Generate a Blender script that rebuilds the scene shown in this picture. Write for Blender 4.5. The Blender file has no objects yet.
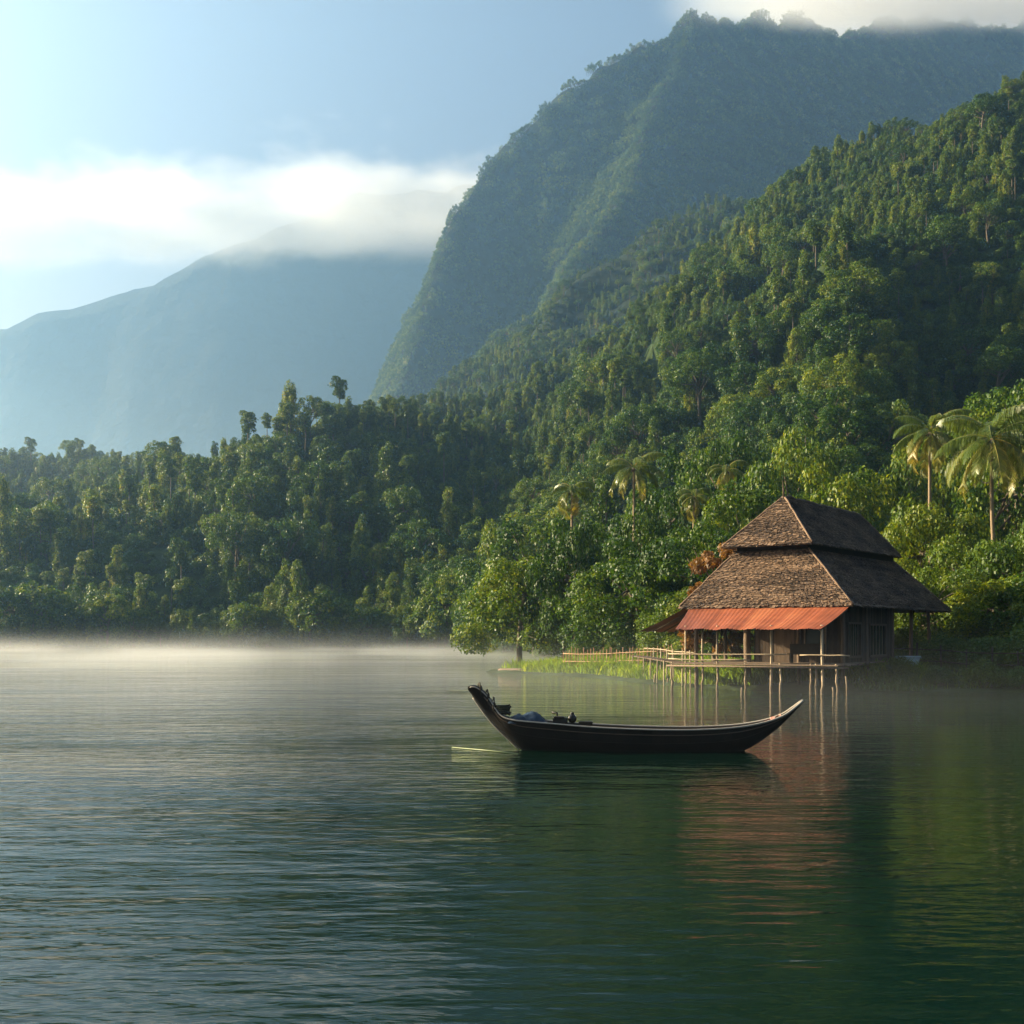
import bpy, math, random
import numpy as np

# ------------------------------------------------------------------ camera, sky, sun, exposure
SC = bpy.context.scene
COL = SC.collection
F = 1236.0            # focal length in pixels of a 1024 px frame
PX0, PY0 = 512.0, 635.0   # principal column, horizon row
CH = 2.8              # camera height over the lake

cam_d = bpy.data.cameras.new("camera")
cam = bpy.data.objects.new("camera", cam_d)
COL.objects.link(cam)
cam.location = (0, 0, CH)
cam.rotation_euler = (math.pi / 2, 0, 0)
cam_d.sensor_width = 36.0
cam_d.lens = 36.0 * F / 1024.0
cam_d.shift_y = (PY0 - 512.0) / 1024.0
cam_d.clip_end = 9000
cam_d.clip_start = 0.1
SC.camera = cam

SUN_AZ, SUN_EL = math.radians(-72), math.radians(21)   # azimuth clockwise from +Y
world = bpy.data.worlds.new("World")
SC.world = world
world.use_nodes = True
wn = world.node_tree
bg = wn.nodes["Background"]
sky = wn.nodes.new("ShaderNodeTexSky")
sky.sky_type = 'NISHITA'
sky.sun_disc = False
sky.sun_elevation = SUN_EL
sky.sun_rotation = SUN_AZ
sky.air_density = 1.2
sky.dust_density = 6.0
sky.ozone_density = 1.5
wn.links.new(sky.outputs[0], bg.inputs[0])
bg.inputs[1].default_value = 0.056

sun_d = bpy.data.lights.new("sun", 'SUN')
sun_d.energy = 5.0
sun_d.angle = math.radians(0.5)
sun_d.color = (1.0, 0.83, 0.53)
sun = bpy.data.objects.new("sun", sun_d)
COL.objects.link(sun)
sun.rotation_euler = (math.pi / 2 - SUN_EL, 0, math.pi - SUN_AZ)

SC.view_settings.view_transform = 'Standard'
SC.view_settings.look = 'None'
SC.view_settings.exposure = 1.6
SC.view_settings.gamma = 1.0
cy = SC.cycles
cy.max_bounces = 6
cy.diffuse_bounces = 1
cy.glossy_bounces = 3
cy.transmission_bounces = 2
cy.transparent_max_bounces = 6
cy.volume_bounces = 3
cy.volume_step_rate = 1.0
cy.volume_max_steps = 96
cy.caustics_reflective = False
cy.caustics_refractive = False
cy.use_adaptive_sampling = True
cy.adaptive_threshold = 0.015
cy.use_denoising = True
cy.sample_clamp_indirect = 6.0

R = np.random.default_rng(7)
random.seed(7)

# ------------------------------------------------------------------ helpers
def pix(px, py, d):
    return np.array([(px - PX0) * d / F, d, CH + (PY0 - py) * d / F])

def tag(o, label=None, cat=None, group=None, kind=None):
    if label: o["label"] = label
    if cat: o["category"] = cat
    if group: o["group"] = group
    if kind: o["kind"] = kind
    return o

def empty(name, loc=(0, 0, 0), rz=0.0):
    o = bpy.data.objects.new(name, None)
    COL.objects.link(o)
    o.location = loc
    o.rotation_euler = (0, 0, rz)
    o.empty_display_size = 0.2
    return o

class MB:
    """collects quads/polys into one mesh"""
    def __init__(s):
        s.v = []; s.f = []; s.m = []; s.t = []; s.n = 0
    def add(s, verts, faces, mat=0, tone=0.5):
        verts = np.asarray(verts, float)
        b = s.n
        s.v.append(verts); s.n += len(verts)
        tn = tone if hasattr(tone, '__len__') else None
        for i, f in enumerate(faces):
            s.f.append([b + k for k in f]); s.m.append(mat)
            s.t.append(tn[i] if tn is not None else tone)
    def quads(s, V, mat=0, tone=None):
        """V: (N,4,3)"""
        N = len(V)
        b = s.n
        s.v.append(V.reshape(-1, 3)); s.n += 4 * N
        idx = (np.arange(4 * N) + b).reshape(N, 4)
        s.f.extend(idx.tolist()); s.m.extend([mat] * N)
        s.t.extend(tone.tolist() if tone is not None else [0.5] * N)
    def box(s, lo, hi, mat=0, tone=0.5):
        x0, y0, z0 = lo; x1, y1, z1 = hi
        v = [(x0,y0,z0),(x1,y0,z0),(x1,y1,z0),(x0,y1,z0),(x0,y0,z1),(x1,y0,z1),(x1,y1,z1),(x0,y1,z1)]
        f = [(3,2,1,0),(4,5,6,7),(0,1,5,4),(1,2,6,5),(2,3,7,6),(3,0,4,7)]
        s.add(v, f, mat, tone)
    def tube(s, pts, rad, sides=7, mat=0, tone=0.5, cap=True):
        pts = np.asarray(pts, float); n = len(pts)
        rad = np.broadcast_to(np.asarray(rad, float), (n,))
        T = np.gradient(pts, axis=0)
        T /= np.linalg.norm(T, axis=1)[:, None] + 1e-9
        up = np.array([0, 0, 1.0]) if abs(T[0, 2]) < 0.9 else np.array([1.0, 0, 0])
        V = []
        for i in range(n):
            a = np.cross(T[i], up); a /= np.linalg.norm(a) + 1e-9
            b = np.cross(T[i], a)
            for k in range(sides):
                an = 2 * math.pi * k / sides
                V.append(pts[i] + rad[i] * (a * math.cos(an) + b * math.sin(an)))
        Fc = []
        for i in range(n - 1):
            for k in range(sides):
                k2 = (k + 1) % sides
                Fc.append((i*sides+k, i*sides+k2, (i+1)*sides+k2, (i+1)*sides+k))
        if cap:
            Fc.append(tuple(range(sides))[::-1]); Fc.append(tuple((n-1)*sides+k for k in range(sides)))
        s.add(V, Fc, mat, tone)
    def mesh(s, name, mats, smooth=False):
        me = bpy.data.meshes.new(name)
        if s.n:
            V = np.concatenate(s.v)
            nf = len(s.f)
            me.vertices.add(len(V)); me.vertices.foreach_set("co", V.astype(np.float32).ravel())
            lens = np.fromiter((len(f) for f in s.f), dtype=np.int32, count=nf)
            loops = np.fromiter((k for f in s.f for k in f), dtype=np.int32, count=int(lens.sum()))
            me.loops.add(len(loops)); me.loops.foreach_set("vertex_index", loops)
            me.polygons.add(nf)
            st = np.concatenate([[0], np.cumsum(lens)[:-1]]).astype(np.int32)
            me.polygons.foreach_set("loop_start", st)
            me.polygons.foreach_set("material_index", np.array(s.m, dtype=np.int32))
            me.polygons.foreach_set("use_smooth", np.full(nf, smooth, dtype=bool))
            me.update(calc_edges=True)
            a = me.attributes.new("tone", 'FLOAT', 'FACE')
            a.data.foreach_set("value", np.array(s.t, dtype=np.float32))
        for m in (mats if isinstance(mats, (list, tuple)) else [mats]):
            me.materials.append(m)
        return me
    def obj(s, name, mats, parent=None, smooth=False, loc=None):
        o = bpy.data.objects.new(name, s.mesh(name, mats, smooth))
        COL.objects.link(o)
        if parent is not None: o.parent = parent
        if loc is not None: o.location = loc
        return o

# ------------------------------------------------------------------ materials
def new_mat(name):
    m = bpy.data.materials.new(name); m.use_nodes = True
    nt = m.node_tree
    return m, nt, nt.nodes["Principled BSDF"], nt.nodes["Material Output"]

def N(nt, t, **kw):
    n = nt.nodes.new(t)
    for k, v in kw.items():
        if k.startswith("in_"):
            n.inputs[k[3:]].default_value = v
        else: setattr(n, k, v)
    return n

def ramp(nt, fac, stops):
    r = nt.nodes.new("ShaderNodeValToRGB")
    e = r.color_ramp.elements
    while len(e) < len(stops): e.new(0.5)
    for el, (p, c) in zip(e, stops):
        el.position = p; el.color = (*c, 1)
    nt.links.new(fac, r.inputs[0])
    return r.outputs[0]

def leaf_mat(name, stops, trans=0.30, rough=0.45, spread=0.62):
    m, nt, p, out = new_mat(name)
    L = nt.links.new
    oi = N(nt, "ShaderNodeObjectInfo")
    at = N(nt, "ShaderNodeAttribute", attribute_name="tone")
    mx = N(nt, "ShaderNodeMath", operation='MULTIPLY'); L(oi.outputs["Random"], mx.inputs[0]); mx.inputs[1].default_value = 1 - spread
    my = N(nt, "ShaderNodeMath", operation='MULTIPLY_ADD'); L(at.outputs["Fac"], my.inputs[0]); my.inputs[1].default_value = spread; L(mx.outputs[0], my.inputs[2])
    c = ramp(nt, my.outputs[0], stops)
    L(c, p.inputs["Base Color"])
    p.inputs["Roughness"].default_value = rough
    p.inputs["Specular IOR Level"].default_value = 0.2
    tr = N(nt, "ShaderNodeBsdfTranslucent")
    g = N(nt, "ShaderNodeMixRGB", blend_type='MULTIPLY'); g.inputs[0].default_value = 1.0
    L(c, g.inputs[1]); g.inputs[2].default_value = (1.9, 1.7, 0.6, 1)
    L(g.outputs[0], tr.inputs[0])
    ms = N(nt, "ShaderNodeMixShader"); ms.inputs[0].default_value = trans
    L(p.outputs[0], ms.inputs[1]); L(tr.outputs[0], ms.inputs[2]); L(ms.outputs[0], out.inputs["Surface"])
    return m

DK, MD, LT, YL = (.011,.034,.006), (.034,.080,.006), (.090,.148,.007), (.21,.230,.010)
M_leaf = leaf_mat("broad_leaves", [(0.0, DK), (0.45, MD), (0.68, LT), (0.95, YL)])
M_vine = leaf_mat("vine_leaves", [(0.0, (.018,.045,.008)), (0.34, (.040,.085,.009)), (0.64, (.11,.165,.012)), (0.90, (.28,.29,.03)), (1.0, (.32,.21,.06))])
M_shrub = leaf_mat("shrub_leaves", [(0.0, (.022,.06,.014)), (0.5, (.05,.11,.018)), (1.0, (.13,.17,.025))])
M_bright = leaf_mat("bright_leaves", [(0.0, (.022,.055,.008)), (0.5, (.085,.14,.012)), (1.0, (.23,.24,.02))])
M_dry = leaf_mat("dry_leaves", [(0.0, (.10,.055,.02)), (0.5, (.22,.11,.035)), (1.0, (.34,.2,.07))])
M_palm = leaf_mat("palm_leaves", [(0.0, (.03,.065,.015)), (0.4, (.09,.135,.025)), (0.7, (.21,.22,.06)), (1.0, (.42,.30,.09))], spread=0.8, rough=0.3)
M_grass = leaf_mat("grass_blades", [(0.0, (.05,.10,.015)), (0.5, (.11,.19,.02)), (1.0, (.24,.27,.04))], trans=0.5)

def tone_mat(name, stops, rough=0.8, bump=0.0, scale=20.0, spec=0.3, noise=0.5, stretch=(1,1,1)):
    m, nt, p, out = new_mat(name)
    L = nt.links.new
    at = N(nt, "ShaderNodeAttribute", attribute_name="tone")
    tc = N(nt, "ShaderNodeTexCoord"); mp = N(nt, "ShaderNodeMapping"); mp.inputs["Scale"].default_value = stretch
    L(tc.outputs["Object"], mp.inputs[0])
    nz = N(nt, "ShaderNodeTexNoise"); nz.inputs["Scale"].default_value = scale; nz.inputs["Detail"].default_value = 5
    L(mp.outputs[0], nz.inputs["Vector"])
    a = N(nt, "ShaderNodeMath", operation='MULTIPLY_ADD'); L(nz.outputs["Fac"], a.inputs[0]); a.inputs[1].default_value = noise; 
    b = N(nt, "ShaderNodeMath", operation='SUBTRACT'); L(at.outputs["Fac"], b.inputs[0]); b.inputs[1].default_value = noise * 0.5
    L(b.outputs[0], a.inputs[2])
    L(ramp(nt, a.outputs[0], stops), p.inputs["Base Color"])
    p.inputs["Roughness"].default_value = rough
    p.inputs["Specular IOR Level"].default_value = spec
    if bump:
        bp = N(nt, "ShaderNodeBump"); bp.inputs["Strength"].default_value = 0.8; bp.inputs["Distance"].default_value = bump
        L(nz.outputs["Fac"], bp.inputs["Height"]); L(bp.outputs[0], p.inputs["Normal"])
    return m

M_bark = tone_mat("tree_bark", [(0, (.05,.035,.022)), (1, (.20,.16,.11))], 0.9, 0.03, 3, stretch=(3,3,.6))
M_palmbark = tone_mat("palm_bark", [(0, (.13,.09,.05)), (1, (.36,.27,.17))], 0.9, 0.02, 4, stretch=(1,1,4))
M_thatch = tone_mat("thatch_shingles", [(0, (.03,.02,.014)), (0.5, (.13,.083,.055)), (1, (.33,.21,.13))], 0.75, 0.015, 9, noise=0.7)
M_red = tone_mat("red_roof_sheet", [(0, (.15,.045,.022)), (0.5, (.34,.092,.04)), (1, (.46,.17,.075))], 0.55, 0.0, 1.1, noise=0.75)
M_wood = tone_mat("weathered_wood", [(0, (.07,.045,.03)), (0.5, (.16,.11,.075)), (1, (.30,.22,.15))], 0.8, 0.01, 4, stretch=(3,3,.5))
M_wall = tone_mat("dark_wall_planks", [(0, (.018,.011,.008)), (0.5, (.05,.032,.022)), (1, (.12,.085,.06))], 0.85, 0.01, 4, stretch=(3,3,.5))  # wall planks darker than the other weathered wood
M_pole = tone_mat("bleached_poles", [(0, (.13,.09,.055)), (0.5, (.30,.22,.14)), (1, (.52,.41,.28))], 0.7, 0.005, 6)
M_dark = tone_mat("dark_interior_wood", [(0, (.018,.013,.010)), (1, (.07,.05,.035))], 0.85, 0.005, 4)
M_glass = tone_mat("dim_window_pane", [(0, (.012,.02,.018)), (1, (.03,.045,.04))], 0.15, 0, 4, spec=0.5)
M_hull = tone_mat("black_hull_paint", [(0, (.003,.003,.003)), (1, (.014,.011,.009))], 0.5, 0.004, 7, spec=.2, stretch=(.4,2,2))
M_inner = tone_mat("worn_hull_inside", [(0, (.03,.022,.016)), (1, (.10,.07,.05))], 0.75, 0.004, 6)
M_gunwale = tone_mat("pale_gunwale", [(0, (.22,.19,.15)), (1, (.62,.55,.46))], 0.5, 0.002, 8)
M_blue = tone_mat("blue_tarp", [(0, (.005,.012,.026)), (1, (.022,.045,.08))], 0.4, 0.02, 6)
M_engine = tone_mat("black_engine", [(0, (.008,.008,.008)), (1, (.035,.032,.03))], 0.35, 0, 8)
M_rope = tone_mat("dark_rope", [(0, (.018,.016,.012)), (1, (.07,.06,.04))], 0.9, 0, 10)
M_redcloth = tone_mat("red_cloth", [(0, (.30,.06,.05)), (1, (.62,.30,.24))], 0.8, 0, 9)
M_bamboo = tone_mat("green_bamboo", [(0, (.20,.26,.10)), (1, (.46,.50,.28))], 0.4, 0, 9)
M_white = tone_mat("pale_blue_plastic", [(0, (.40,.55,.66)), (1, (.62,.76,.84))], 0.4, 0, 5)
M_redwood = tone_mat("reddish_bamboo", [(0, (.16,.07,.04)), (0.5, (.33,.17,.09)), (1, (.55,.36,.2))], 0.7, 0.005, 6)

def ground_mat(name, a, b, sc):
    m, nt, p, out = new_mat(name)
    L = nt.links.new
    tc = N(nt, "ShaderNodeTexCoord")
    nz = N(nt, "ShaderNodeTexNoise"); nz.inputs["Scale"].default_value = sc; nz.inputs["Detail"].default_value = 8
    L(tc.outputs["Object"], nz.inputs["Vector"])
    L(ramp(nt, nz.outputs["Fac"], [(0.3, a), (0.7, b)]), p.inputs["Base Color"])
    p.inputs["Roughness"].default_value = 0.95
    p.inputs["Specular IOR Level"].default_value = 0.1
    bp = N(nt, "ShaderNodeBump"); bp.inputs["Strength"].default_value = 1.0; bp.inputs["Distance"].default_value = 0.3 / sc
    L(nz.outputs["Fac"], bp.inputs["Height"]); L(bp.outputs[0], p.inputs["Normal"])
    return m
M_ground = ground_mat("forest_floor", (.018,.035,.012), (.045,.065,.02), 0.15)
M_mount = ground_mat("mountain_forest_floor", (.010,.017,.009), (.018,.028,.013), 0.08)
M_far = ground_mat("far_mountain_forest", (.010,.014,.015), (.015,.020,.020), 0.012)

def water_mat():
    m, nt, p, out = new_mat("lake_water")
    L = nt.links.new
    p.inputs["Base Color"].default_value = (.0015, .011, .007, 1)
    p.inputs["Roughness"].default_value = 0.045
    p.inputs["IOR"].default_value = 1.333
    tc = N(nt, "ShaderNodeTexCoord")
    def wave(scale, sx, sy, rot, dist, det):
        mp = N(nt, "ShaderNodeMapping"); mp.inputs["Scale"].default_value = (sx, sy, 1); mp.inputs["Rotation"].default_value = (0, 0, rot)
        L(tc.outputs["Object"], mp.inputs[0])
        nz = N(nt, "ShaderNodeTexNoise"); nz.inputs["Scale"].default_value = scale; nz.inputs["Detail"].default_value = det
        nz.inputs["Distortion"].default_value = dist
        L(mp.outputs[0], nz.inputs["Vector"])
        return nz.outputs["Fac"]
    w1 = wave(1.0, 0.35, 1.1, 0.12, 0.3, 2)
    w2 = wave(3.0, 0.45, 1.2, -0.25, 0.2, 3)
    w3 = wave(0.22, 0.35, 1.0, 0.05, 0.0, 1)
    patch = wave(0.035, 0.7, 1.6, 0.4, 0.5, 2)
    pr = N(nt, "ShaderNodeMapRange"); L(patch, pr.inputs[0]); pr.inputs[1].default_value = 0.38; pr.inputs[2].default_value = 0.66
    pr.inputs[3].default_value = 0.35; pr.inputs[4].default_value = 1.25
    def mul(a, k):
        x = N(nt, "ShaderNodeMath", operation='MULTIPLY'); L(a, x.inputs[0])
        if isinstance(k, float): x.inputs[1].default_value = k
        else: L(k, x.inputs[1])
        return x.outputs[0]
    def add(a, b):
        x = N(nt, "ShaderNodeMath", operation='ADD'); L(a, x.inputs[0]); L(b, x.inputs[1]); return x.outputs[0]
    h = add(mul(w1, 0.058), add(mul(w2, 0.034), mul(w3, 0.09)))
    sx = N(nt, "ShaderNodeSeparateXYZ"); L(tc.outputs["Object"], sx.inputs[0])
    lee = N(nt, "ShaderNodeMapRange"); lee.interpolation_type = 'SMOOTHSTEP'; L(sx.outputs[0], lee.inputs[0])
    for i, k in enumerate((-10, 6, 2.6, 0.75)): lee.inputs[i + 1].default_value = k     # calmer in the lee of the hut's shore
    h = mul(mul(h, pr.outputs[0]), lee.outputs[0])
    bp = N(nt, "ShaderNodeBump"); bp.inputs["Strength"].default_value = 1.0; bp.inputs["Distance"].default_value = 1.0
    L(h, bp.inputs["Height"]); L(bp.outputs[0], p.inputs["Normal"])
    return m
M_water = water_mat()

# ------------------------------------------------------------------ value noise (numpy)
def _hash(ix, iy, s):
    h = np.sin(ix * 127.1 + iy * 311.7 + s * 74.7) * 43758.5453
    return h - np.floor(h)
def vnoise(x, y, s=0):
    ix, iy = np.floor(x), np.floor(y); fx, fy = x - ix, y - iy
    fx = fx * fx * (3 - 2 * fx); fy = fy * fy * (3 - 2 * fy)
    a = _hash(ix, iy, s); b = _hash(ix + 1, iy, s); c = _hash(ix, iy + 1, s); d = _hash(ix + 1, iy + 1, s)
    return (a + (b - a) * fx) * (1 - fy) + (c + (d - c) * fx) * fy - 0.5
def fbm(x, y, oct=4, s=0):
    r = 0; a = 1.0
    for i in range(oct):
        r = r + a * vnoise(x, y, s + i * 3); x = x * 2.03 + 5.1; y = y * 2.03 + 1.7; a *= 0.5
    return r

# ------------------------------------------------------------------ terrain
SHORE = np.array([(-700,262),(-400,250),(-150,238),(-95,234),(-60,236),(-30,238),(-9,226),(-3,190),(2,150),(7,122),
                  (4,103),(-0.9,95),(0.8,91),(5,84.5),(7.8,76),(9.6,69),(12,63.5),(15.5,60.3),(19,60.6),(21,61.5),(24,61.5),(27,60),(34,56),(60,48),(120,40),(400,20)], float)
LANDPOLY = np.vstack([SHORE, [(400, 900), (-700, 900)]])
def seg_dist(x, y, P):
    best = np.full(x.shape, 1e9); tt = np.zeros(x.shape)
    for i in range(len(P) - 1):
        a, b = P[i, :2], P[i + 1, :2]; d = b - a; l2 = (d ** 2).sum() + 1e-9
        t = np.clip(((x - a[0]) * d[0] + (y - a[1]) * d[1]) / l2, 0, 1)
        q = np.hypot(x - a[0] - t * d[0], y - a[1] - t * d[1])
        m = q < best; best = np.where(m, q, best); tt = np.where(m, i + t, tt)
    return best, tt
def inside(x, y):
    P = LANDPOLY; r = np.zeros(x.shape, bool); n = len(P)
    for i in range(n):
        x1, y1 = P[i]; x2, y2 = P[(i + 1) % n]
        c = ((y1 > y) != (y2 > y)) & (x < (x2 - x1) * (y - y1) / (y2 - y1 + 1e-12) + x1)
        r ^= c
    return r
def shore_sd(x, y):
    d, _ = seg_dist(x, y, SHORE)
    return np.where(inside(x, y), d, -d)
def ridge(x, y, pts, slope, drop=10.0, curve=0.0):
    P = np.array([pix(*p) for p in pts]); P[:, 2] -= drop
    d, t = seg_dist(x, y, P)
    i = np.clip(np.floor(t).astype(int), 0, len(P) - 2); f = t - i
    z = P[i, 2] * (1 - f) + P[i + 1, 2] * f
    return z - slope * d - curve * np.minimum(d, 60) * 0
def smax(L, k):
    A = np.stack(L); m = A.max(0)
    return m + k * np.log(np.exp((A - m) / k).sum(0))
NEAR_RIDGES = [
    ([(-420,440,520),(-150,448,480),(0,448,440),(90,444,450),(200,440,370),(290,432,350),(360,425,370),(400,408,400)], 0.45, 7),
    ([(400,402,470),(450,388,500),(520,362,530),(600,322,540),(690,256,530),(760,205,510),(830,160,490),(880,122,470),(960,98,440),(1024,76,420),(1180,20,430),(1500,0,460)], 0.80, 7),
    ([(1300,205,470),(1040,212,420),(940,205,365),(860,196,322),(795,200,286),(760,262,240),(738,345,196),(722,425,158)], 1.35, 13),
    ([(560,320,560),(480,400,430),(430,440,355),(385,505,295),(350,560,262)], 1.15, 13),
    ([(1500,60,330),(1250,240,250),(1120,330,190),(1060,440,130)], 0.9, 13),
    ([(640,320,480),(600,400,330),(600,470,220),(610,520,160)], 0.7, 12),
]
def near_h(x, y):
    L = [ridge(x, y, *r) for r in NEAR_RIDGES]
    h = smax(L, 5.0)
    sd = shore_sd(x, y)
    h = h + 11 * fbm(x / 52, y / 52, 4, 1) * np.clip(sd / 60, 0, 1)
    lim = np.where(sd > 0, 0.35 + 0.06 * sd + 0.0115 * np.maximum(sd - 6, 0) ** 1.9, np.maximum(0.35 + 0.30 * sd, -1.8))
    lo = 0.10 + np.clip(sd, 0, 9) * 0.125 + 0.16 * fbm(x / 6, y / 6, 3, 9)
    h = np.minimum(np.maximum(h, lo), lim + 0.2 * fbm(x / 5, y / 5, 2, 4))
    return h
MOUNT_RIDGES = [
    ([(325,432,1250),(358,412,1260),(388,372,1300),(414,318,1350),(436,262,1400),(458,196,1460),(496,128,1500),(552,92,1520),(596,58,1530),(642,30,1545),(690,12,1570),(760,7,1720),(860,10,1950),(1024,16,2350),(1200,20,2800)], 2.0, -4),
    ([(690,12,1560),(678,50,1500),(642,104,1430),(630,150,1350),(588,222,1240),(566,264,1160),(508,308,1080),(462,372,960)], 1.35, 4),
    ([(1040,100,930),(900,135,910),(800,150,890),(720,172,870),(640,192,850),(570,230,830),(500,294,800),(440,356,780),(385,425,770)], 0.5, 4),
]
def mount_h(x, y):
    L = [ridge(x, y, *r) for r in MOUNT_RIDGES]
    h = smax(L, 30.0) - 20
    g = 1 - np.abs(fbm(x / 130, y / 160, 4, 21)) * 2.0
    h = h + 34 * (g - 0.7) * np.clip(h / 200, 0, 1) + 8 * fbm(x / 35, y / 35, 3, 5)
    return np.maximum(h, -1.9)
FAR_RIDGE = [(-700,365,3550),(-200,350,3436),(-60,336,3408),(0,321,3408),(40,312,3393),(72,308,3393),(100,301,3393),(132,291,3393),(165,273,3379),(200,255,3379),(240,238,3379),(280,222,3393),(340,200,3408),(420,186,3436),(500,178,3479),(900,170,3550)]
def far_h(x, y):
    h = ridge(x, y, FAR_RIDGE, 1.9, 0)
    return np.maximum(h + 22 * fbm(x / 210, y / 210, 5, 31) * np.clip((h) / 300, 0.1, 1), -1.9)

def grid_obj(name, xs, ys, fn, mat):
    X, Y = np.meshgrid(xs, ys); Z = fn(X, Y)
    V = np.stack([X, Y, Z], -1).reshape(-1, 3)
    nx, ny = len(xs), len(ys)
    i = (np.arange(ny - 1)[:, None] * nx + np.arange(nx - 1)[None]).ravel()
    Q = np.stack([i, i + 1, i + 1 + nx, i + nx], 1)
    me = bpy.data.meshes.new(name)
    me.vertices.add(len(V)); me.vertices.foreach_set("co", V.astype(np.float32).ravel())
    me.loops.add(Q.size); me.loops.foreach_set("vertex_index", Q.astype(np.int32).ravel())
    me.polygons.add(len(Q)); me.polygons.foreach_set("loop_start", (np.arange(len(Q)) * 4).astype(np.int32))
    me.polygons.foreach_set("use_smooth", np.ones(len(Q), bool))
    me.update(calc_edges=True)
    me.materials.append(mat)
    o = bpy.data.objects.new(name, me); COL.objects.link(o)
    return tag(o, kind='structure')

xs = np.concatenate([np.arange(-330, -12, 4.0), np.arange(-12, 44, 0.8), np.arange(44, 420, 4.0)])
ys = np.concatenate([np.arange(36, 130, 0.9), np.arange(130, 720, 4.0)])
grid_obj("hills", xs, ys, near_h, M_ground)
grid_obj("mountain", np.arange(-420, 1760, 10.0), np.arange(722, 2760, 10.0), mount_h, M_mount)
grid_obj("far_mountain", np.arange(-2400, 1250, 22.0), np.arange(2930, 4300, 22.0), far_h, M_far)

w = MB(); w.add([(-420,-120,0),(430,-120,0),(430,300,0),(-420,300,0)], [(0,1,2,3)])
tag(w.obj("lake_water", M_water), kind='structure')

# ------------------------------------------------------------------ haze, mist, clouds
def vol_box(name, lo, hi, build, kind='stuff'):
    b = MB(); b.box(lo, hi)
    m = bpy.data.materials.new(name); m.use_nodes = True
    nt = m.node_tree
    nt.nodes.remove(nt.nodes["Principled BSDF"])
    pv = N(nt, "ShaderNodeVolumePrincipled")
    nt.links.new(pv.outputs[0], nt.nodes["Material Output"].inputs["Volume"])
    build(m, nt, pv)
    return tag(b.obj(name, m), kind=kind)

def haze(m, nt, pv):
    pv.inputs["Color"].default_value = (.35, .63, 1.0, 1)
    pv.inputs["Density"].default_value = 0.000185
    pv.inputs["Anisotropy"].default_value = 0.60
vol_box("haze", (-1300, -130, -3), (1800, 2900, 1420), haze)

def m_(nt, op, a, b=None, c=None, clamp=False):
    x = N(nt, "ShaderNodeMath", operation=op); x.use_clamp = clamp
    for i, v in enumerate((a, b, c)):
        if v is None: continue
        if isinstance(v, (int, float)): x.inputs[i].default_value = v
        else: nt.links.new(v, x.inputs[i])
    return x.outputs[0]
def mrange(nt, v, a, b, c=0.0, d=1.0, smooth=True):
    x = N(nt, "ShaderNodeMapRange"); x.interpolation_type = 'SMOOTHSTEP' if smooth else 'LINEAR'
    nt.links.new(v, x.inputs[0])
    for i, k in enumerate((a, b, c, d)): x.inputs[i + 1].default_value = k
    return x.outputs[0]

def mist(m, nt, pv):
    L = nt.links.new
    tc = N(nt, "ShaderNodeTexCoord"); sp = N(nt, "ShaderNodeSeparateXYZ"); L(tc.outputs["Object"], sp.inputs[0])
    mp = N(nt, "ShaderNodeMapping"); mp.inputs["Scale"].default_value = (1, 0.6, 5); L(tc.outputs["Object"], mp.inputs[0])
    nz = N(nt, "ShaderNodeTexNoise"); nz.inputs["Scale"].default_value = 0.038; nz.inputs["Detail"].default_value = 3; L(mp.outputs[0], nz.inputs[0])
    n = mrange(nt, nz.outputs["Fac"], 0.40, 0.63, 0.10, 1.75)
    zf = m_(nt, 'POWER', m_(nt, 'SUBTRACT', 1.0, m_(nt, 'DIVIDE', sp.outputs[2], 6.9), clamp=True), 6.5)
    yf = m_(nt, 'ADD', mrange(nt, sp.outputs[1], 18, 66, 0.02, 0.36), mrange(nt, sp.outputs[1], 66, 228, 0.0, .64, smooth=False))
    L(m_(nt, 'MULTIPLY', m_(nt, 'MULTIPLY', n, zf), m_(nt, 'MULTIPLY', yf, 0.0115)), pv.inputs["Density"])
    pv.inputs["Color"].default_value = (.95, .97, 1.0, 1)
    pv.inputs["Anisotropy"].default_value = 0.4
    m.cycles.volume_step_rate = 0.3
vol_box("mist", (-260, 16, 0.012), (64, 246, 7.0), mist)

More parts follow.
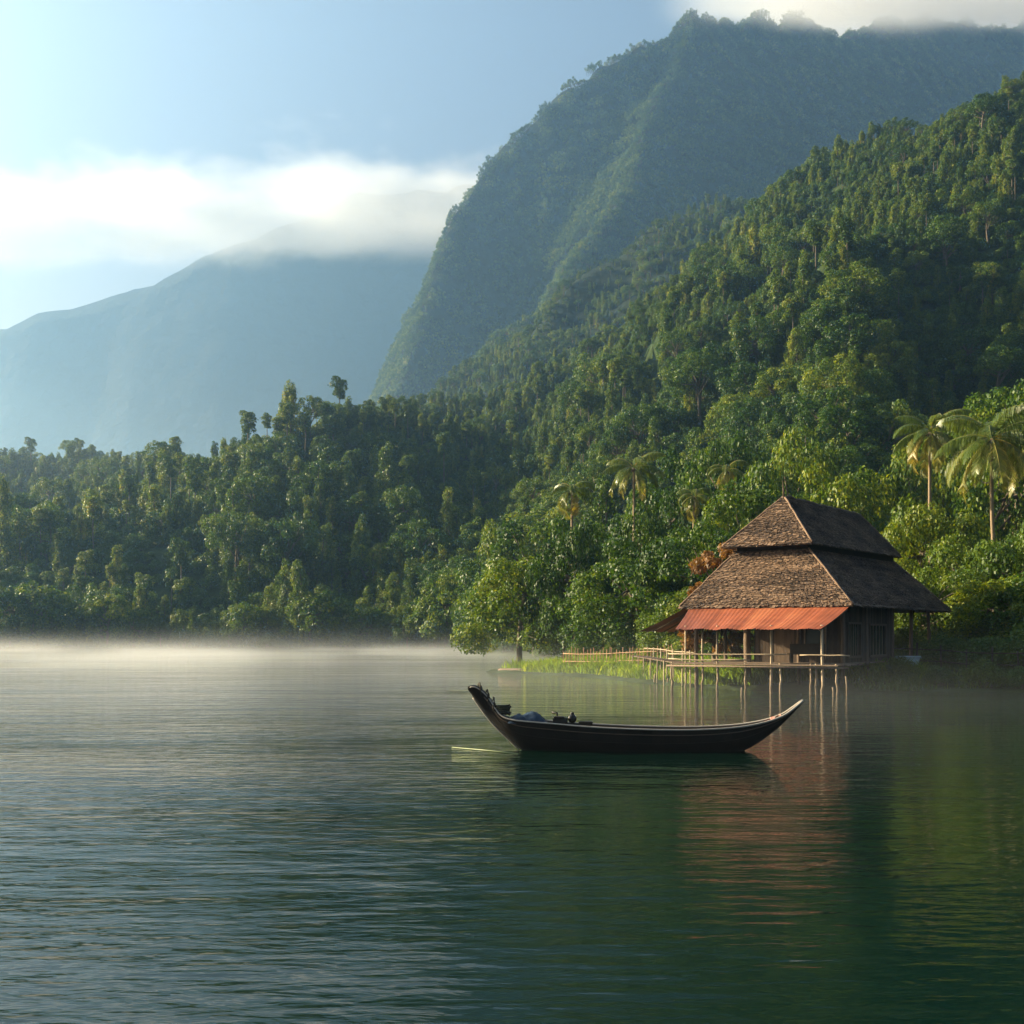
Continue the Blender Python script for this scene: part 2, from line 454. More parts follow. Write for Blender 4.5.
def cloud_fn(dens, z_lo, z_hi, scale, x_fade, thr):
    def f(m, nt, pv):
        L = nt.links.new
        tc = N(nt, "ShaderNodeTexCoord"); sp = N(nt, "ShaderNodeSeparateXYZ"); L(tc.outputs["Object"], sp.inputs[0])
        mp = N(nt, "ShaderNodeMapping"); mp.inputs["Scale"].default_value = (0.7, 0.7, 1.6); L(tc.outputs["Object"], mp.inputs[0])
        nz = N(nt, "ShaderNodeTexNoise"); nz.inputs["Scale"].default_value = scale; nz.inputs["Detail"].default_value = 5
        nz.inputs["Roughness"].default_value = 0.62; L(mp.outputs[0], nz.inputs[0])
        low = mrange(nt, sp.outputs[2], *z_lo)
        top = mrange(nt, sp.outputs[2], z_hi[0], z_hi[1], 1.0, 0.0)
        xf = m_(nt, 'MULTIPLY', mrange(nt, sp.outputs[0], *x_fade[0]), mrange(nt, sp.outputs[0], x_fade[1][0], x_fade[1][1], 1.0, 0.0))
        prof = m_(nt, 'MULTIPLY', m_(nt, 'MULTIPLY', low, top), xf)
        v = m_(nt, 'ADD', nz.outputs["Fac"], m_(nt, 'MULTIPLY', m_(nt, 'SUBTRACT', prof, 1.0), 0.45))
        d = mrange(nt, v, thr[0], thr[1], 0.0, dens)
        L(m_(nt, 'MULTIPLY', d, low), pv.inputs["Density"])
        pv.inputs["Color"].default_value = (1, 1, 1, 1)
        pv.inputs["Anisotropy"].default_value = 0.2
        m.cycles.volume_step_rate = 0.35
    return f
vol_box("cloud_bank", (-2300, 2920, 860), (420, 3330, 1260),
        cloud_fn(0.009, (935, 1050), (1040, 1225), 0.0055, ((-2300, -2270), (60, 410)), (0.16, 0.60)))
vol_box("summit_cloud", (430, 2920, 1425), (1750, 3250, 1640),
        cloud_fn(0.0032, (1426, 1450), (1530, 1640), 0.0045, ((440, 760), (1600, 1740)), (0.20, 0.55)))

def valley_mist(m, nt, pv):
    L = nt.links.new
    tc = N(nt, "ShaderNodeTexCoord"); sp = N(nt, "ShaderNodeSeparateXYZ"); L(tc.outputs["Object"], sp.inputs[0])
    nz = N(nt, "ShaderNodeTexNoise"); nz.inputs["Scale"].default_value = .012; nz.inputs["Detail"].default_value = 3; L(tc.outputs["Object"], nz.inputs[0])
    xf = mrange(nt, sp.outputs[0], -120, 30, 1.0, 0.0); zf = mrange(nt, sp.outputs[2], 20, 150, 1.0, 0.0); yf = mrange(nt, sp.outputs[1], 290, 430)
    n = mrange(nt, nz.outputs["Fac"], .3, .7, .4, 1.4)
    L(m_(nt, 'MULTIPLY', m_(nt, 'MULTIPLY', xf, zf), m_(nt, 'MULTIPLY', m_(nt, 'MULTIPLY', yf, n), .0005)), pv.inputs["Density"])
    pv.inputs["Color"].default_value = (.7, .86, 1.0, 1); pv.inputs["Anisotropy"].default_value = .5
    m.cycles.volume_step_rate = .5
vol_box("valley_mist", (-470, 285, 1), (40, 718, 152), valley_mist)

def ridge_cloud(m, nt, pv):
    """thin cloud lying along the mountain's rising summit ridge"""
    L = nt.links.new
    tc = N(nt, "ShaderNodeTexCoord"); sp = N(nt, "ShaderNodeSeparateXYZ"); L(tc.outputs["Object"], sp.inputs[0])
    mp = N(nt, "ShaderNodeMapping"); mp.inputs["Scale"].default_value = (1, .5, 1.4); L(tc.outputs["Object"], mp.inputs[0])
    nz = N(nt, "ShaderNodeTexNoise"); nz.inputs["Scale"].default_value = .009; nz.inputs["Detail"].default_value = 4; L(mp.outputs[0], nz.inputs[0])
    off = m_(nt, 'SUBTRACT', sp.outputs[2], m_(nt, 'MULTIPLY_ADD', sp.outputs[1], .497, 0.0))
    prof = m_(nt, 'MULTIPLY', mrange(nt, off, -38, 22), mrange(nt, off, 60, 140, 1.0, 0.0))
    v = m_(nt, 'ADD', nz.outputs["Fac"], m_(nt, 'MULTIPLY', m_(nt, 'SUBTRACT', prof, 1.0), .4))
    xf = mrange(nt, m_(nt, 'MULTIPLY_ADD', sp.outputs[1], -.147, sp.outputs[0]), -70, 210)
    L(m_(nt, 'MULTIPLY', m_(nt, 'MULTIPLY', mrange(nt, v, 0.2, .6, 0, .005), prof), xf), pv.inputs["Density"])
    pv.inputs["Color"].default_value = (1, 1, 1, 1); pv.inputs["Anisotropy"].default_value = .3
    m.cycles.volume_step_rate = .35
vol_box("summit_ridge_cloud", (120, 1440, 660), (1200, 2150, 1160), ridge_cloud)

# ------------------------------------------------------------------ trees
def unit(v):
    return v / (np.linalg.norm(v, axis=-1, keepdims=True) + 1e-9)

def leaf_quads(rg, C, Nn, size, droop=0.35, jit=0.55, aspect=0.62):
    """diamond leaves at C facing roughly Nn, tips leaning outwards and down"""
    n = len(C)
    nn = unit(Nn + rg.normal(0, jit, (n, 3)))
    out = unit(Nn * np.array([1, 1, 0.2]) + rg.normal(0, 0.6, (n, 3)) + np.array([0, 0, -droop]))
    t = unit(out - nn * (out * nn).sum(1, keepdims=True))
    b = np.cross(nn, t)
    s = (size * rg.uniform(0.6, 1.35, n))[:, None]
    V = np.stack([C - t * s * .5, C + b * s * aspect * .5 - nn * s * .06, C + t * s * .55 - nn * s * .1, C - b * s * aspect * .5 - nn * s * .06], 1)
    return V

def blob_leaves(rg, c, r, count, size, flat=0.8, droop=0.35, fill=0.35):
    d = unit(rg.normal(0, 1, (int(count * 1.5) + 4, 3)) + np.array([0, 0, 0.25]))
    d = d[d[:, 2] > -0.75][:int(count)]
    rr = r * (1 - fill * rg.random(len(d)) ** 1.5) * (1 + 0.16 * np.sin(d[:, 0] * 7 + c[0]) * np.cos(d[:, 1] * 6 + c[1]))
    P = c + d * rr[:, None] * np.array([1, 1, flat])
    return P, unit(d + np.array([0, 0, 0.45]))

def clump_tones(rg, n, base):
    return np.clip(base + rg.normal(0, 0.22, n), 0, 1)

def limb(mb, a, b, r0, r1, rg, mat=1, sides=6, bend=0.12, n=5):
    t = np.linspace(0, 1, n)[:, None]
    L = np.linalg.norm(b - a)
    off = rg.normal(0, bend * L * .5, 3) * np.array([1, 1, .4])
    P = a + (b - a) * t + off * np.sin(t * math.pi)
    mb.tube(P, np.linspace(r0, r1, n), sides, mat, float(rg.uniform(.3, .8)), cap=False)

def tree_parts(kind, seed, H, Rr, leaves, lsize, low=.26):
    """returns (crown MB, trunk MB); material index 0 = leaf in the crown, bark in the trunk"""
    rg = np.random.default_rng(seed)
    cr, tk = MB(), MB()
    if kind == 'broad':
        lean = rg.normal(0, 0.05 * H, 2)
        top = np.array([lean[0], lean[1], H * 0.62])
        limb(tk, np.zeros(3) - [0, 0, .6], top, 0.028 * H, 0.014 * H, rg, 0, 8, 0.06, 7)
        nb = int(rg.integers(24, 32)) + (12 if low < .2 else 0)
        cs, rs = [], []
        for i in range(nb):
            ph = i * 2.399 + rg.uniform(-.4, .4); u = (i + .5) / nb
            zz = 0.16 + 0.84 * u
            ring = Rr * (1.02 * math.sqrt(max(0.0, 1 - (abs(zz - .42) / .62) ** 2.2)) + .05) * rg.uniform(.55, 1.0)
            cs.append(np.array([lean[0] + ring * math.cos(ph), lean[1] + ring * math.sin(ph), H * (low + (.94 - low) * (zz - .1 * (low < .2)) * rg.uniform(.9, 1.06))]))
            rs.append(Rr * rg.uniform(.22, .42) * (1.0 - .25 * u))
        tot = sum(r * r for r in rs)
        for c, r in zip(cs, rs):
            cnt = max(12, leaves * r * r / tot)
            P, D = blob_leaves(rg, c, r, cnt, lsize, 0.75)
            cr.quads(leaf_quads(rg, P, D, lsize), 0, clump_tones(rg, len(P), rg.uniform(.25, .7)))
            if rg.random() < .6:
                limb(tk, top * rg.uniform(.55, 1.0), c, 0.010 * H, 0.003 * H, rg, 0, 5)
    elif kind == 'column':      # tall, narrow, hung with vines
        limb(tk, np.zeros(3) - [0, 0, .6], np.array([rg.normal(0, .25), rg.normal(0, .25), H * .93]), 0.016 * H, 0.006 * H, rg, 0, 7, 0.03, 7)
        nb = int(rg.integers(20, 28))
        blobs = []
        for i in range(nb):
            u = (i + .5) / nb; ph = i * 2.399 + rg.uniform(-.5, .5)
            wv = Rr * (.62 + .38 * math.sin(3.1 * min(u + .12, 1))) * rg.uniform(.3, 1.0) * (1 if u < .85 else .7)
            z = H * (0.10 + .88 * u)
            blobs.append((np.array([wv * .75 * math.cos(ph), wv * .75 * math.sin(ph), z]), Rr * rg.uniform(.26, .52) * (1.05 - .25 * u)))
        tot = sum(r * r for _, r in blobs)
        for c, r in blobs:
            P, D = blob_leaves(rg, c, r, leaves * .62 * r * r / tot, lsize, 1.25, .8)
            cr.quads(leaf_quads(rg, P, D, lsize, .9), 0, clump_tones(rg, len(P), rg.uniform(.2, .62)))
            limb(tk, np.array([0, 0, c[2] * .9]), c, 0.005 * H, 0.002 * H, rg, 0, 4, n=3)
        ns = 14
        per = int(leaves * .38 / ns)
        for k in range(ns):       # hanging curtains of vine
            c, r = blobs[int(rg.integers(4, nb))]
            ph = rg.uniform(0, 6.28); a = c + np.array([math.cos(ph), math.sin(ph), 0]) * r * .9
            ln = min(a[2] * .8, H * rg.uniform(.12, .42)); t = rg.random(per)
            P = a + np.stack([rg.normal(0, .16 + .1 * Rr * .3, per), rg.normal(0, .16 + .1 * Rr * .3, per), -t * ln], 1)
            D = unit(np.tile([math.cos(ph), math.sin(ph), .5], (per, 1)))
            cr.quads(leaf_quads(rg, P, D, lsize * .9, 1.4), 0, clump_tones(rg, per, rg.uniform(.45, .95)))
    elif kind == 'tuft':        # bare slender stem, small uneven crown on top
        top = np.array([rg.normal(0, .4), rg.normal(0, .4), H * .8])
        limb(tk, np.zeros(3) - [0, 0, .6], top, 0.014 * H, 0.007 * H, rg, 0, 6, 0.03, 7)
        nb = 11
        for i in range(nb):
            ph = i * 2.399; u = (i + .5) / nb
            c = np.array([top[0] + Rr * .6 * math.cos(ph) * rg.uniform(.3, 1), top[1] + Rr * .6 * math.sin(ph) * rg.uniform(.3, 1), H * (.62 + .36 * u)])
            r = Rr * rg.uniform(.24, .46)
            P, D = blob_leaves(rg, c, r, leaves / nb, lsize, .7)
            cr.quads(leaf_quads(rg, P, D, lsize), 0, clump_tones(rg, len(P), rg.uniform(.2, .65)))
            limb(tk, top * .85, c, .006 * H, .002 * H, rg, 0, 4, n=3)
    elif kind == 'canopy':      # a patch of distant forest roof: many small crowns of unlike height
        for i in range(34):
            ph = i * 2.399 + rg.uniform(-.4, .4); q = Rr * math.sqrt((i + .5) / 34)
            r = rg.uniform(.10, .19) * Rr; hh = H * rg.uniform(.4, 1.0)
            c = np.array([q * math.cos(ph), q * math.sin(ph), hh - r * .6])
            P, D = blob_leaves(rg, c, r, leaves / 34, lsize, rg.uniform(.8, 1.6))
            cr.quads(leaf_quads(rg, P, D, lsize), 0, clump_tones(rg, len(P), rg.uniform(.1, .7)))
            tk.tube([(c[0], c[1], -4), (c[0], c[1], c[2])], [.22, .12], 4, 0, .4, cap=False)
    else:                       # shrub mound with overhanging sprays
        nb = int(rg.integers(12, 18)); blobs = []
        for i in range(nb):
            ph = i * 2.399 + rg.uniform(-.3, .3); q = math.sqrt((i + .5) / nb)
            c = np.array([Rr * .78 * q * math.cos(ph), Rr * .78 * q * math.sin(ph), H * (.22 + .58 * (1 - q * q) * rg.uniform(.7, 1.15) + .05)])
            blobs.append((c, Rr * rg.uniform(.24, .42)))
        tot = sum(r * r for _, r in blobs)
        for c, r in blobs:
            P, D = blob_leaves(rg, c, r, leaves * r * r / tot, lsize, .85, .5)
            P[:, 2] = np.maximum(P[:, 2], .03)
            cr.quads(leaf_quads(rg, P, D, lsize, .6), 0, clump_tones(rg, len(P), rg.uniform(.2, .75)))
            limb(tk, np.array([c[0] * .15, c[1] * .15, -.3]), c, .035, .012, rg, 0, 4, n=4)
    return cr, tk

def proto(kind, seed, H, Rr, leaves, lsize, lm, low=.26):
    c, t = tree_parts(kind, seed, H, Rr, leaves, lsize, low)
    return dict(kind=kind, H=H, R=Rr, crown=c.mesh("crown", lm), trunk=t.mesh("trunk", M_bark, True))

used_trees = []
NAME = {'broad': 'broadleaf_tree', 'column': 'vine_draped_tree', 'tuft': 'slender_tree', 'shrub': 'shrub'}
def place_tree(p, x, y, z, s, rz, label, group=None, name=None, cat=None, sz=1.0):
    r = empty(name or NAME[p['kind']], (x, y, z), rz)
    r.scale = (s, s, s * sz)
    for part in ('trunk', 'crown'):
        me = p[part]
        o = bpy.data.objects.new('stems' if False else part, me); COL.objects.link(o); o.parent = r
    tag(r, label, cat or ('shrub' if p['kind'] == 'shrub' else 'tree'), group)
    used_trees.append(r)
    return r

# near kinds: small leaves; hillside kinds: coarser
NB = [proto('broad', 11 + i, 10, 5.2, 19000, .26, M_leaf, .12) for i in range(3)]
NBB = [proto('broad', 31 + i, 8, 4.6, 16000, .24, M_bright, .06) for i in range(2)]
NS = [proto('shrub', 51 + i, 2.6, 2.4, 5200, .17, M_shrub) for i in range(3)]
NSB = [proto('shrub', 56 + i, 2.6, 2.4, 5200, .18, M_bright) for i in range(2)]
HB = [proto('broad', 71 + i, 12, 4.9, 12000, .33, M_leaf, .14) for i in range(4)] + [proto('broad', 77 + i, 14.5, 5.4, 9000, .34, M_leaf, .52) for i in range(2)] + [proto('broad', 66, 11, 4.4, 11000, .33, M_bright, .1)]
HC = [proto('column', 81 + i, 14.5, 2.5, 8000, .30, M_vine) for i in range(6)]
HT = [proto('tuft', 91 + i, 14.5, 3.2, 4200, .32, M_vine) for i in range(3)]
HS = [proto('shrub', 96 + i, 3.8, 3.8, 6500, .28, M_shrub) for i in range(3)]

def ground(x, y):
    return float(near_h(np.array([float(x)]), np.array([float(y)]))[0])

# ---- the trees round the hut, placed one by one: px, py of the crown's top, distance, radius (m)
NAMED = [
 (520, 548, 113, 5.6, NB, "leafy broadleaf tree overhanging the lake at the tip of the grassy spit", 2),
 (600, 520, 116, 6.0, NB, "rounded dark broadleaf tree behind the bamboo fence on the spit", 1),
 (648, 538, 100, 5.2, NB, "low spreading green tree between the fence on the spit and the hut's side awning", 1),
 (706, 512, 92, 4.6, NB, "dense dark tree standing against the hut's tiered roof near the dry brown bush", 1),
 (752, 470, 108, 5.5, NB, "dark leafy tree rising directly behind the hut's roof finial", 1),
 (668, 455, 135, 6.0, NB, "dark tree between the two palms above the spit", 1),
 (840, 452, 112, 6.0, NB, "dark tree rising above the far end of the hut's upper roof ridge", 1),
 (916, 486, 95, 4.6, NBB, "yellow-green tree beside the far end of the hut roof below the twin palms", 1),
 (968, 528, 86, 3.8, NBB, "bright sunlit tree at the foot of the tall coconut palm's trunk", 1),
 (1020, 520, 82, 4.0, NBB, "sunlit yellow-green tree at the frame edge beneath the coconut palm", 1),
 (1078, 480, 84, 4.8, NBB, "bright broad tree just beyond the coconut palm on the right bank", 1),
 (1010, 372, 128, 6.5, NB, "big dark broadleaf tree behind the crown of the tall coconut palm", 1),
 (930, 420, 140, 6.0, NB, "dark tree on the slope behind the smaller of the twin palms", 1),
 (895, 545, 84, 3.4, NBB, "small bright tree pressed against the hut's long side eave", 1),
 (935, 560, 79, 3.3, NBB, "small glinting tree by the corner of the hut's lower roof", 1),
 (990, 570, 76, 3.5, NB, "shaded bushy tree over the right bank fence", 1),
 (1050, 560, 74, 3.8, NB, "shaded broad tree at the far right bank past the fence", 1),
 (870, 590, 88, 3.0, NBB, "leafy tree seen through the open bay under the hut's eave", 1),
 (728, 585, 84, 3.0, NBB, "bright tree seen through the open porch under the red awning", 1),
 (690, 580, 88, 3.4, NBB, "bright bushy tree just beyond the hut's side awning", 1),
 (560, 580, 118, 4.0, NB, "low dark tree filling the gap behind the overhanging lakeside tree", 1),
 (800, 420, 140, 6.2, NB, "dark tree on the slope straight above the hut roof", 1),
 (720, 420, 150, 6.0, NB, "dark tree on the slope above the palm with the golden drooping frond", 1),
 (638, 492, 112, 4.0, NB, "rounded tree right below the upright pale palm", 1),
 (574, 506, 107, 3.6, NB, "leafy tree beneath the short drooping palm", 1),
 (694, 512, 105, 3.6, NB, "leafy tree hiding the trunk of the half-sunk small palm", 1),
 (738, 500, 101, 4.0, NB, "leafy tree under the palm with the golden frond", 1),
 (500, 512, 200, 5.8, NB, "dark tree on the shaded slope above the lake cove", 1),
]
for i, (px, py, d, rad, pool, lab, _k) in enumerate(NAMED):
    p = pool[i % len(pool)]
    x = (px - PX0) * d / F; z0 = ground(x, d); zt = CH + (PY0 - py) * d / F
    if z0 < 0.2: z0 = 0.2
    s = rad / p['R']; hz = (zt - z0) / (p['H'] * .98)
    r = place_tree(p, x, d, z0 - .2, s, R.uniform(0, 6.28), lab, name='broadleaf_tree', sz=max(.6, hz / s))

# low shrubs along the near banks: px, base distance, radius, bright?
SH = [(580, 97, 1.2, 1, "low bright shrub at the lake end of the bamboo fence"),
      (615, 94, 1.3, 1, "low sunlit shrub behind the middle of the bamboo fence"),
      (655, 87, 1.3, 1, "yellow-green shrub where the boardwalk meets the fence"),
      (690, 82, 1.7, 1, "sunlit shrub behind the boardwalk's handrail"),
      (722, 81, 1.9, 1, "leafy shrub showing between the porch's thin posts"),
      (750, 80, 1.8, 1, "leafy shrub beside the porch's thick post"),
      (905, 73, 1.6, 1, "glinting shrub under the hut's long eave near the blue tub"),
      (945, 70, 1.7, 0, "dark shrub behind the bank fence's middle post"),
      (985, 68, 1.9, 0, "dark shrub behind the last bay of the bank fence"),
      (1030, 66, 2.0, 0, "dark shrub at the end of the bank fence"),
      (900, 64.4, 1.0, 1, "small bright-leaved shrub at the water's edge beside the hut's corner post"),  # stands in shadow; brighter leaf colour stands in for light
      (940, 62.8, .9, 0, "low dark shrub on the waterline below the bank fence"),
      (985, 62.0, 1.2, 1, "spreading bright-leaved shrub trailing into the water below the fence"),  # lit by its brighter leaf colour, as the bank here is shaded
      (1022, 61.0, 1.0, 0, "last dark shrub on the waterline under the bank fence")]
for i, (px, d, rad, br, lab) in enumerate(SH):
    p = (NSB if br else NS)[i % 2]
    x = (px - PX0) * d / F
    place_tree(p, x, d, max(ground(x, d), 0.05) - .05, rad / p['R'], R.uniform(0, 6.28), lab)

# ---- the hillside: positions on the terrain that the camera can see
def visible(fn, X, Y, Z, up=8.0, n=48, ymin=60.0):
    ok = np.ones(len(X), bool)
    for k in range(1, n):
        t = k / n
        y = Y * t
        h = fn(X * t, y)
        ok &= ~((y > ymin) & (h + 3.0 > CH + (Z + up - CH) * t) & (t < .965))
    return ok
def scatter(fn, x0, x1, y0, y1, step, rg, keep):
    gx = np.arange(x0, x1, step); gy = np.arange(y0, y1, step)
    X, Y = np.meshgrid(gx, gy); X = X.ravel() + rg.uniform(-.45, .45, X.size) * step; Y = Y.ravel() + rg.uniform(-.45, .45, Y.size) * step
    q = (X > -0.52 * Y - 25) & (X < 0.50 * Y + 25)
    X, Y = X[q], Y[q]
    Z = fn(X, Y)
    k = keep(X, Y, Z)
    X, Y, Z = X[k], Y[k], Z[k]
    v = visible(fn, X, Y, Z)
    return X[v], Y[v], Z[v]

rg = np.random.default_rng(3)
SDMIN = 1.0
keep_land = lambda X, Y, Z: (shore_sd(X, Y) > SDMIN) & (Z > .25)
A1 = scatter(near_h, -330, 420, 96, 380, 4.7, rg, keep_land)
A2 = scatter(near_h, -330, 420, 380, 716, 4.2, rg, keep_land)
X1, Y1, Z1 = (np.concatenate(q) for q in zip(A1, A2))
# keep clear of the hut, its near trees and the palms
clear = (Y1 > 150) | (np.abs(X1 - 18) > 60)
clear &= ~((Y1 < 125) & (X1 < 45))
gapn = fbm(X1 / 22, Y1 / 22, 3, 55)
clear &= (gapn > -.34) | (Y1 > 380)
X1, Y1, Z1 = X1[clear], Y1[clear], Z1[clear]
A3 = scatter(mount_h, -420, 700, 724, 925, 4.8, rg, lambda X, Y, Z: Z > 0)
X1, Y1, Z1 = (np.concatenate(q) for q in zip((X1, Y1, Z1), A3))
typ = rg.random(len(X1))
sd1 = np.where(Y1 < 720, shore_sd(X1, Y1), 400.0)
patchn = fbm(X1 / 38, Y1 / 38, 3, 77)
kinds = np.where(sd1 < 7, np.where(typ < .6, 3, np.where(typ < .85, 0, 1)),
        np.where(typ < .54 + patchn * .9, 0, np.where(typ < .86, 1, np.where(typ < .91, 2, 3))))
hollow = (np.abs(PX0 + X1 * F / Y1 - 495) < 75) & (Y1 < 260)
kinds = np.where(hollow & (kinds == 1), 0, kinds)
sc1 = rg.uniform(.55, 1.3, len(X1))
pat2 = fbm(X1 / 30, Y1 / 30, 3, 101)
sc1 = sc1 * np.clip(.88 + 1.0 * pat2, .5, 1.2) * np.interp(Y1, [250, 420, 560, 900], [.86, .66, .55, .62])
sc1 = np.where(rg.random(len(X1)) < .06, sc1 * 1.35, sc1)
rot1 = rg.uniform(0, 6.28, len(X1))
size_px = sc1 * np.choose(kinds, [12, 13, 9, 4]) / Y1
order = np.argsort(-size_px)
inframe = np.abs((X1 * F / Y1)) < 520
order = [i for i in order if inframe[i]]
NIND = 250
indiv = set(order[:NIND])

POOL = [HB, HC, HT, HS]
ordn = "first second third fourth fifth sixth seventh eighth ninth tenth eleventh twelfth".split()
KIND_WORDS = ["broad dark-green tree", "tall narrow vine-draped tree", "slender bare-stemmed tree", "low leafy shrub"]
front = {k: sorted([i for i in indiv if sd1[i] < 9 and Y1[i] > 180 and kinds[i] == k], key=lambda i: X1[i] / Y1[i]) for k in range(4)}
rank = {i: (k, j) for k in front for j, i in enumerate(front[k]) if j < 12}
for i in sorted(indiv):
    k = int(kinds[i]); p = POOL[k][int(rg.integers(len(POOL[k])))]
    if i in rank:
        lab = f"{KIND_WORDS[k]} at the far bank's waterline, {ordn[rank[i][1]]} such from its left end"; grp = None
    else:
        px = PX0 + X1[i] * F / Y1[i]
        zone = ("on the misty slope at the far bank's left end" if px < 160 else
                "on the sunlit slope above the far bank" if px < 430 else
                "in the dark hollow above the cove" if px < 600 else
                "on the forested slope above the spit's palms" if px < 760 else
                "on the dark slope above hut and coconut palms")
        if sd1[i] < 9: zone = "along the waterline beyond the numbered ones"
        lab = f"{KIND_WORDS[k]} {zone}"; grp = f"{KIND_WORDS[k]}s {zone}"
    place_tree(p, X1[i], Y1[i], Z1[i] - .3, sc1[i], rot1[i], lab, grp, sz=float(rg.uniform(.85, 1.2)))

# ---- the rest of the forest: one object whose own mesh holds the tree shapes, instanced on its own points
def forest(name, label, shapes, X, Y, Z, pick, scl, rot, mats, fn=None):
    mb = MB(); ids = []
    for k, (c, t) in enumerate(shapes):
        for src, mat in ((c, 0 if c.lm == 0 else 1), (t, 2)):
            n0 = mb.n
            for v in src.v: mb.v.append(v)
            mb.f.extend([[a + n0 for a in f] for f in src.f]); mb.m.extend([mat] * len(src.f)); mb.t.extend(src.t)
            mb.n += src.n; ids.extend([k] * src.n)
    n0 = mb.n
    mb.v.append(np.stack([X, Y, Z], 1)); mb.n += len(X)
    ids.extend([-1] * len(X))
    me = mb.mesh(name, mats)
    def attr(nm, ty, arr):
        a = me.attributes.new(nm, ty, 'POINT'); a.data.foreach_set("value", arr)
    pad = np.zeros(n0)
    attr("shape_id", 'INT', np.array(ids, dtype=np.int32))
    attr("pick", 'INT', np.concatenate([pad, pick]).astype(np.int32))
    attr("scl", 'FLOAT', np.concatenate([pad, scl]).astype(np.float32))
    attr("rot", 'FLOAT', np.concatenate([pad, rot]).astype(np.float32))
    nr = np.zeros((mb.n, 3), np.float32); nr[:, 2] = 1
    if fn is not None:      # lean the patches with the slope they cover
        e = 6.0
        nr[n0:, 0] = -(fn(X + e, Y) - fn(X - e, Y)) / (2 * e) * .85; nr[n0:, 1] = -(fn(X, Y + e) - fn(X, Y - e)) / (2 * e) * .85
    a = me.attributes.new("lean", 'FLOAT_VECTOR', 'POINT'); a.data.foreach_set("vector", nr.ravel())
    o = bpy.data.objects.new(name, me); COL.objects.link(o)
    ng = bpy.data.node_groups.new(name, 'GeometryNodeTree')
    ng.interface.new_socket("Geometry", in_out='INPUT', socket_type='NodeSocketGeometry')
    ng.interface.new_socket("Geometry", in_out='OUTPUT', socket_type='NodeSocketGeometry')
    gi = ng.nodes.new('NodeGroupInput'); go = ng.nodes.new('NodeGroupOutput'); L = ng.links.new
    def named(nm, ty):
        a = ng.nodes.new('GeometryNodeInputNamedAttribute'); a.data_type = ty; a.inputs["Name"].default_value = nm
        return a.outputs["Attribute"]
    def sep(k):
        s = ng.nodes.new('GeometryNodeSeparateGeometry'); s.domain = 'POINT'
        c = ng.nodes.new('FunctionNodeCompare'); c.data_type = 'INT'; c.operation = 'EQUAL'
        sock = [q for q in c.inputs if q.type == 'INT']
        L(named("shape_id", 'INT'), sock[0]); sock[1].default_value = k
        L(gi.outputs[0], s.inputs[0]); L(c.outputs[0], s.inputs["Selection"])
        return s.outputs[0]
    g2i = ng.nodes.new('GeometryNodeGeometryToInstance')
    for k in range(len(shapes)): L(sep(k), g2i.inputs[0])
    m2p = ng.nodes.new('GeometryNodeMeshToPoints'); L(sep(-1), m2p.inputs[0])
    iop = ng.nodes.new('GeometryNodeInstanceOnPoints')
    L(m2p.outputs[0], iop.inputs["Points"]); L(g2i.outputs[0], iop.inputs["Instance"])
    iop.inputs["Pick Instance"].default_value = True
    L(named("pick", 'INT'), iop.inputs["Instance Index"])
    cx = ng.nodes.new('ShaderNodeCombineXYZ'); L(named("rot", 'FLOAT'), cx.inputs[2])
    e2r = ng.nodes.new('FunctionNodeEulerToRotation'); L(cx.outputs[0], e2r.inputs[0]); al = ng.nodes.new('FunctionNodeAlignRotationToVector'); al.axis = 'Z'
    L(e2r.outputs[0], al.inputs["Rotation"]); L(named("lean", 'FLOAT_VECTOR'), al.inputs["Vector"]); L(al.outputs[0], iop.inputs["Rotation"])
    L(named("scl", 'FLOAT'), iop.inputs["Scale"])
    L(iop.outputs[0], go.inputs[0])
    md = o.modifiers.new("scatter", 'NODES'); md.node_group = ng
    return tag(o, label, "forest", kind='stuff')

def shape(kind, seed, H, Rr, leaves, lsize, lm, low=.26):
    c, t = tree_parts(kind, seed, H, Rr, leaves, lsize, low); c.lm = lm
    return (c, t)
shapes = [shape('broad', 171, 11.5, 4.8, 6000, .44, 0, .14), shape('broad', 172, 12.5, 5.0, 6000, .44, 0, .14), shape('broad', 173, 14.5, 5.6, 5000, .44, 0, .5),
          shape('column', 181, 13.5, 2.5, 4500, .40, 1), shape('column', 182, 15, 2.1, 4500, .40, 1), shape('column', 183, 12.5, 2.7, 4500, .40, 1),
          shape('tuft', 191, 14.5, 3.2, 2600, .42, 1), shape('shrub', 196, 4.5, 4.0, 3500, .40, 0)]
rest = np.array([i for i in range(len(X1)) if i not in indiv])
pk = np.choose(kinds[rest], [rg.integers(0, 3, len(rest)), rg.integers(3, 6, len(rest)), np.full(len(rest), 6), np.full(len(rest), 7)])
forest("forest", "dense mixed jungle covering the hills behind the lake", shapes, X1[rest], Y1[rest], Z1[rest] - .4, pk, sc1[rest], rot1[rest], [M_leaf, M_vine, M_bark])

# small undergrowth between the trunks
Xu, Yu, Zu = scatter(near_h, -330, 420, 70, 716, 4.1, rg, lambda X, Y, Z: (shore_sd(X, Y) > .6) & (Z > .2) & ~((Y < 100) & (X < 30)))
forest("undergrowth", "low leafy undergrowth on the slopes between the trees", [shape('shrub', 201, 2.6, 2.8, 1800, .32, 0), shape('shrub', 202, 3.2, 2.6, 1800, .32, 1)],
       Xu, Yu, Zu - .2, rg.integers(0, 2, len(Xu)), rg.uniform(.6, 1.2, len(Xu)), rg.uniform(0, 6.28, len(Xu)), [M_leaf, M_shrub, M_bark], near_h)

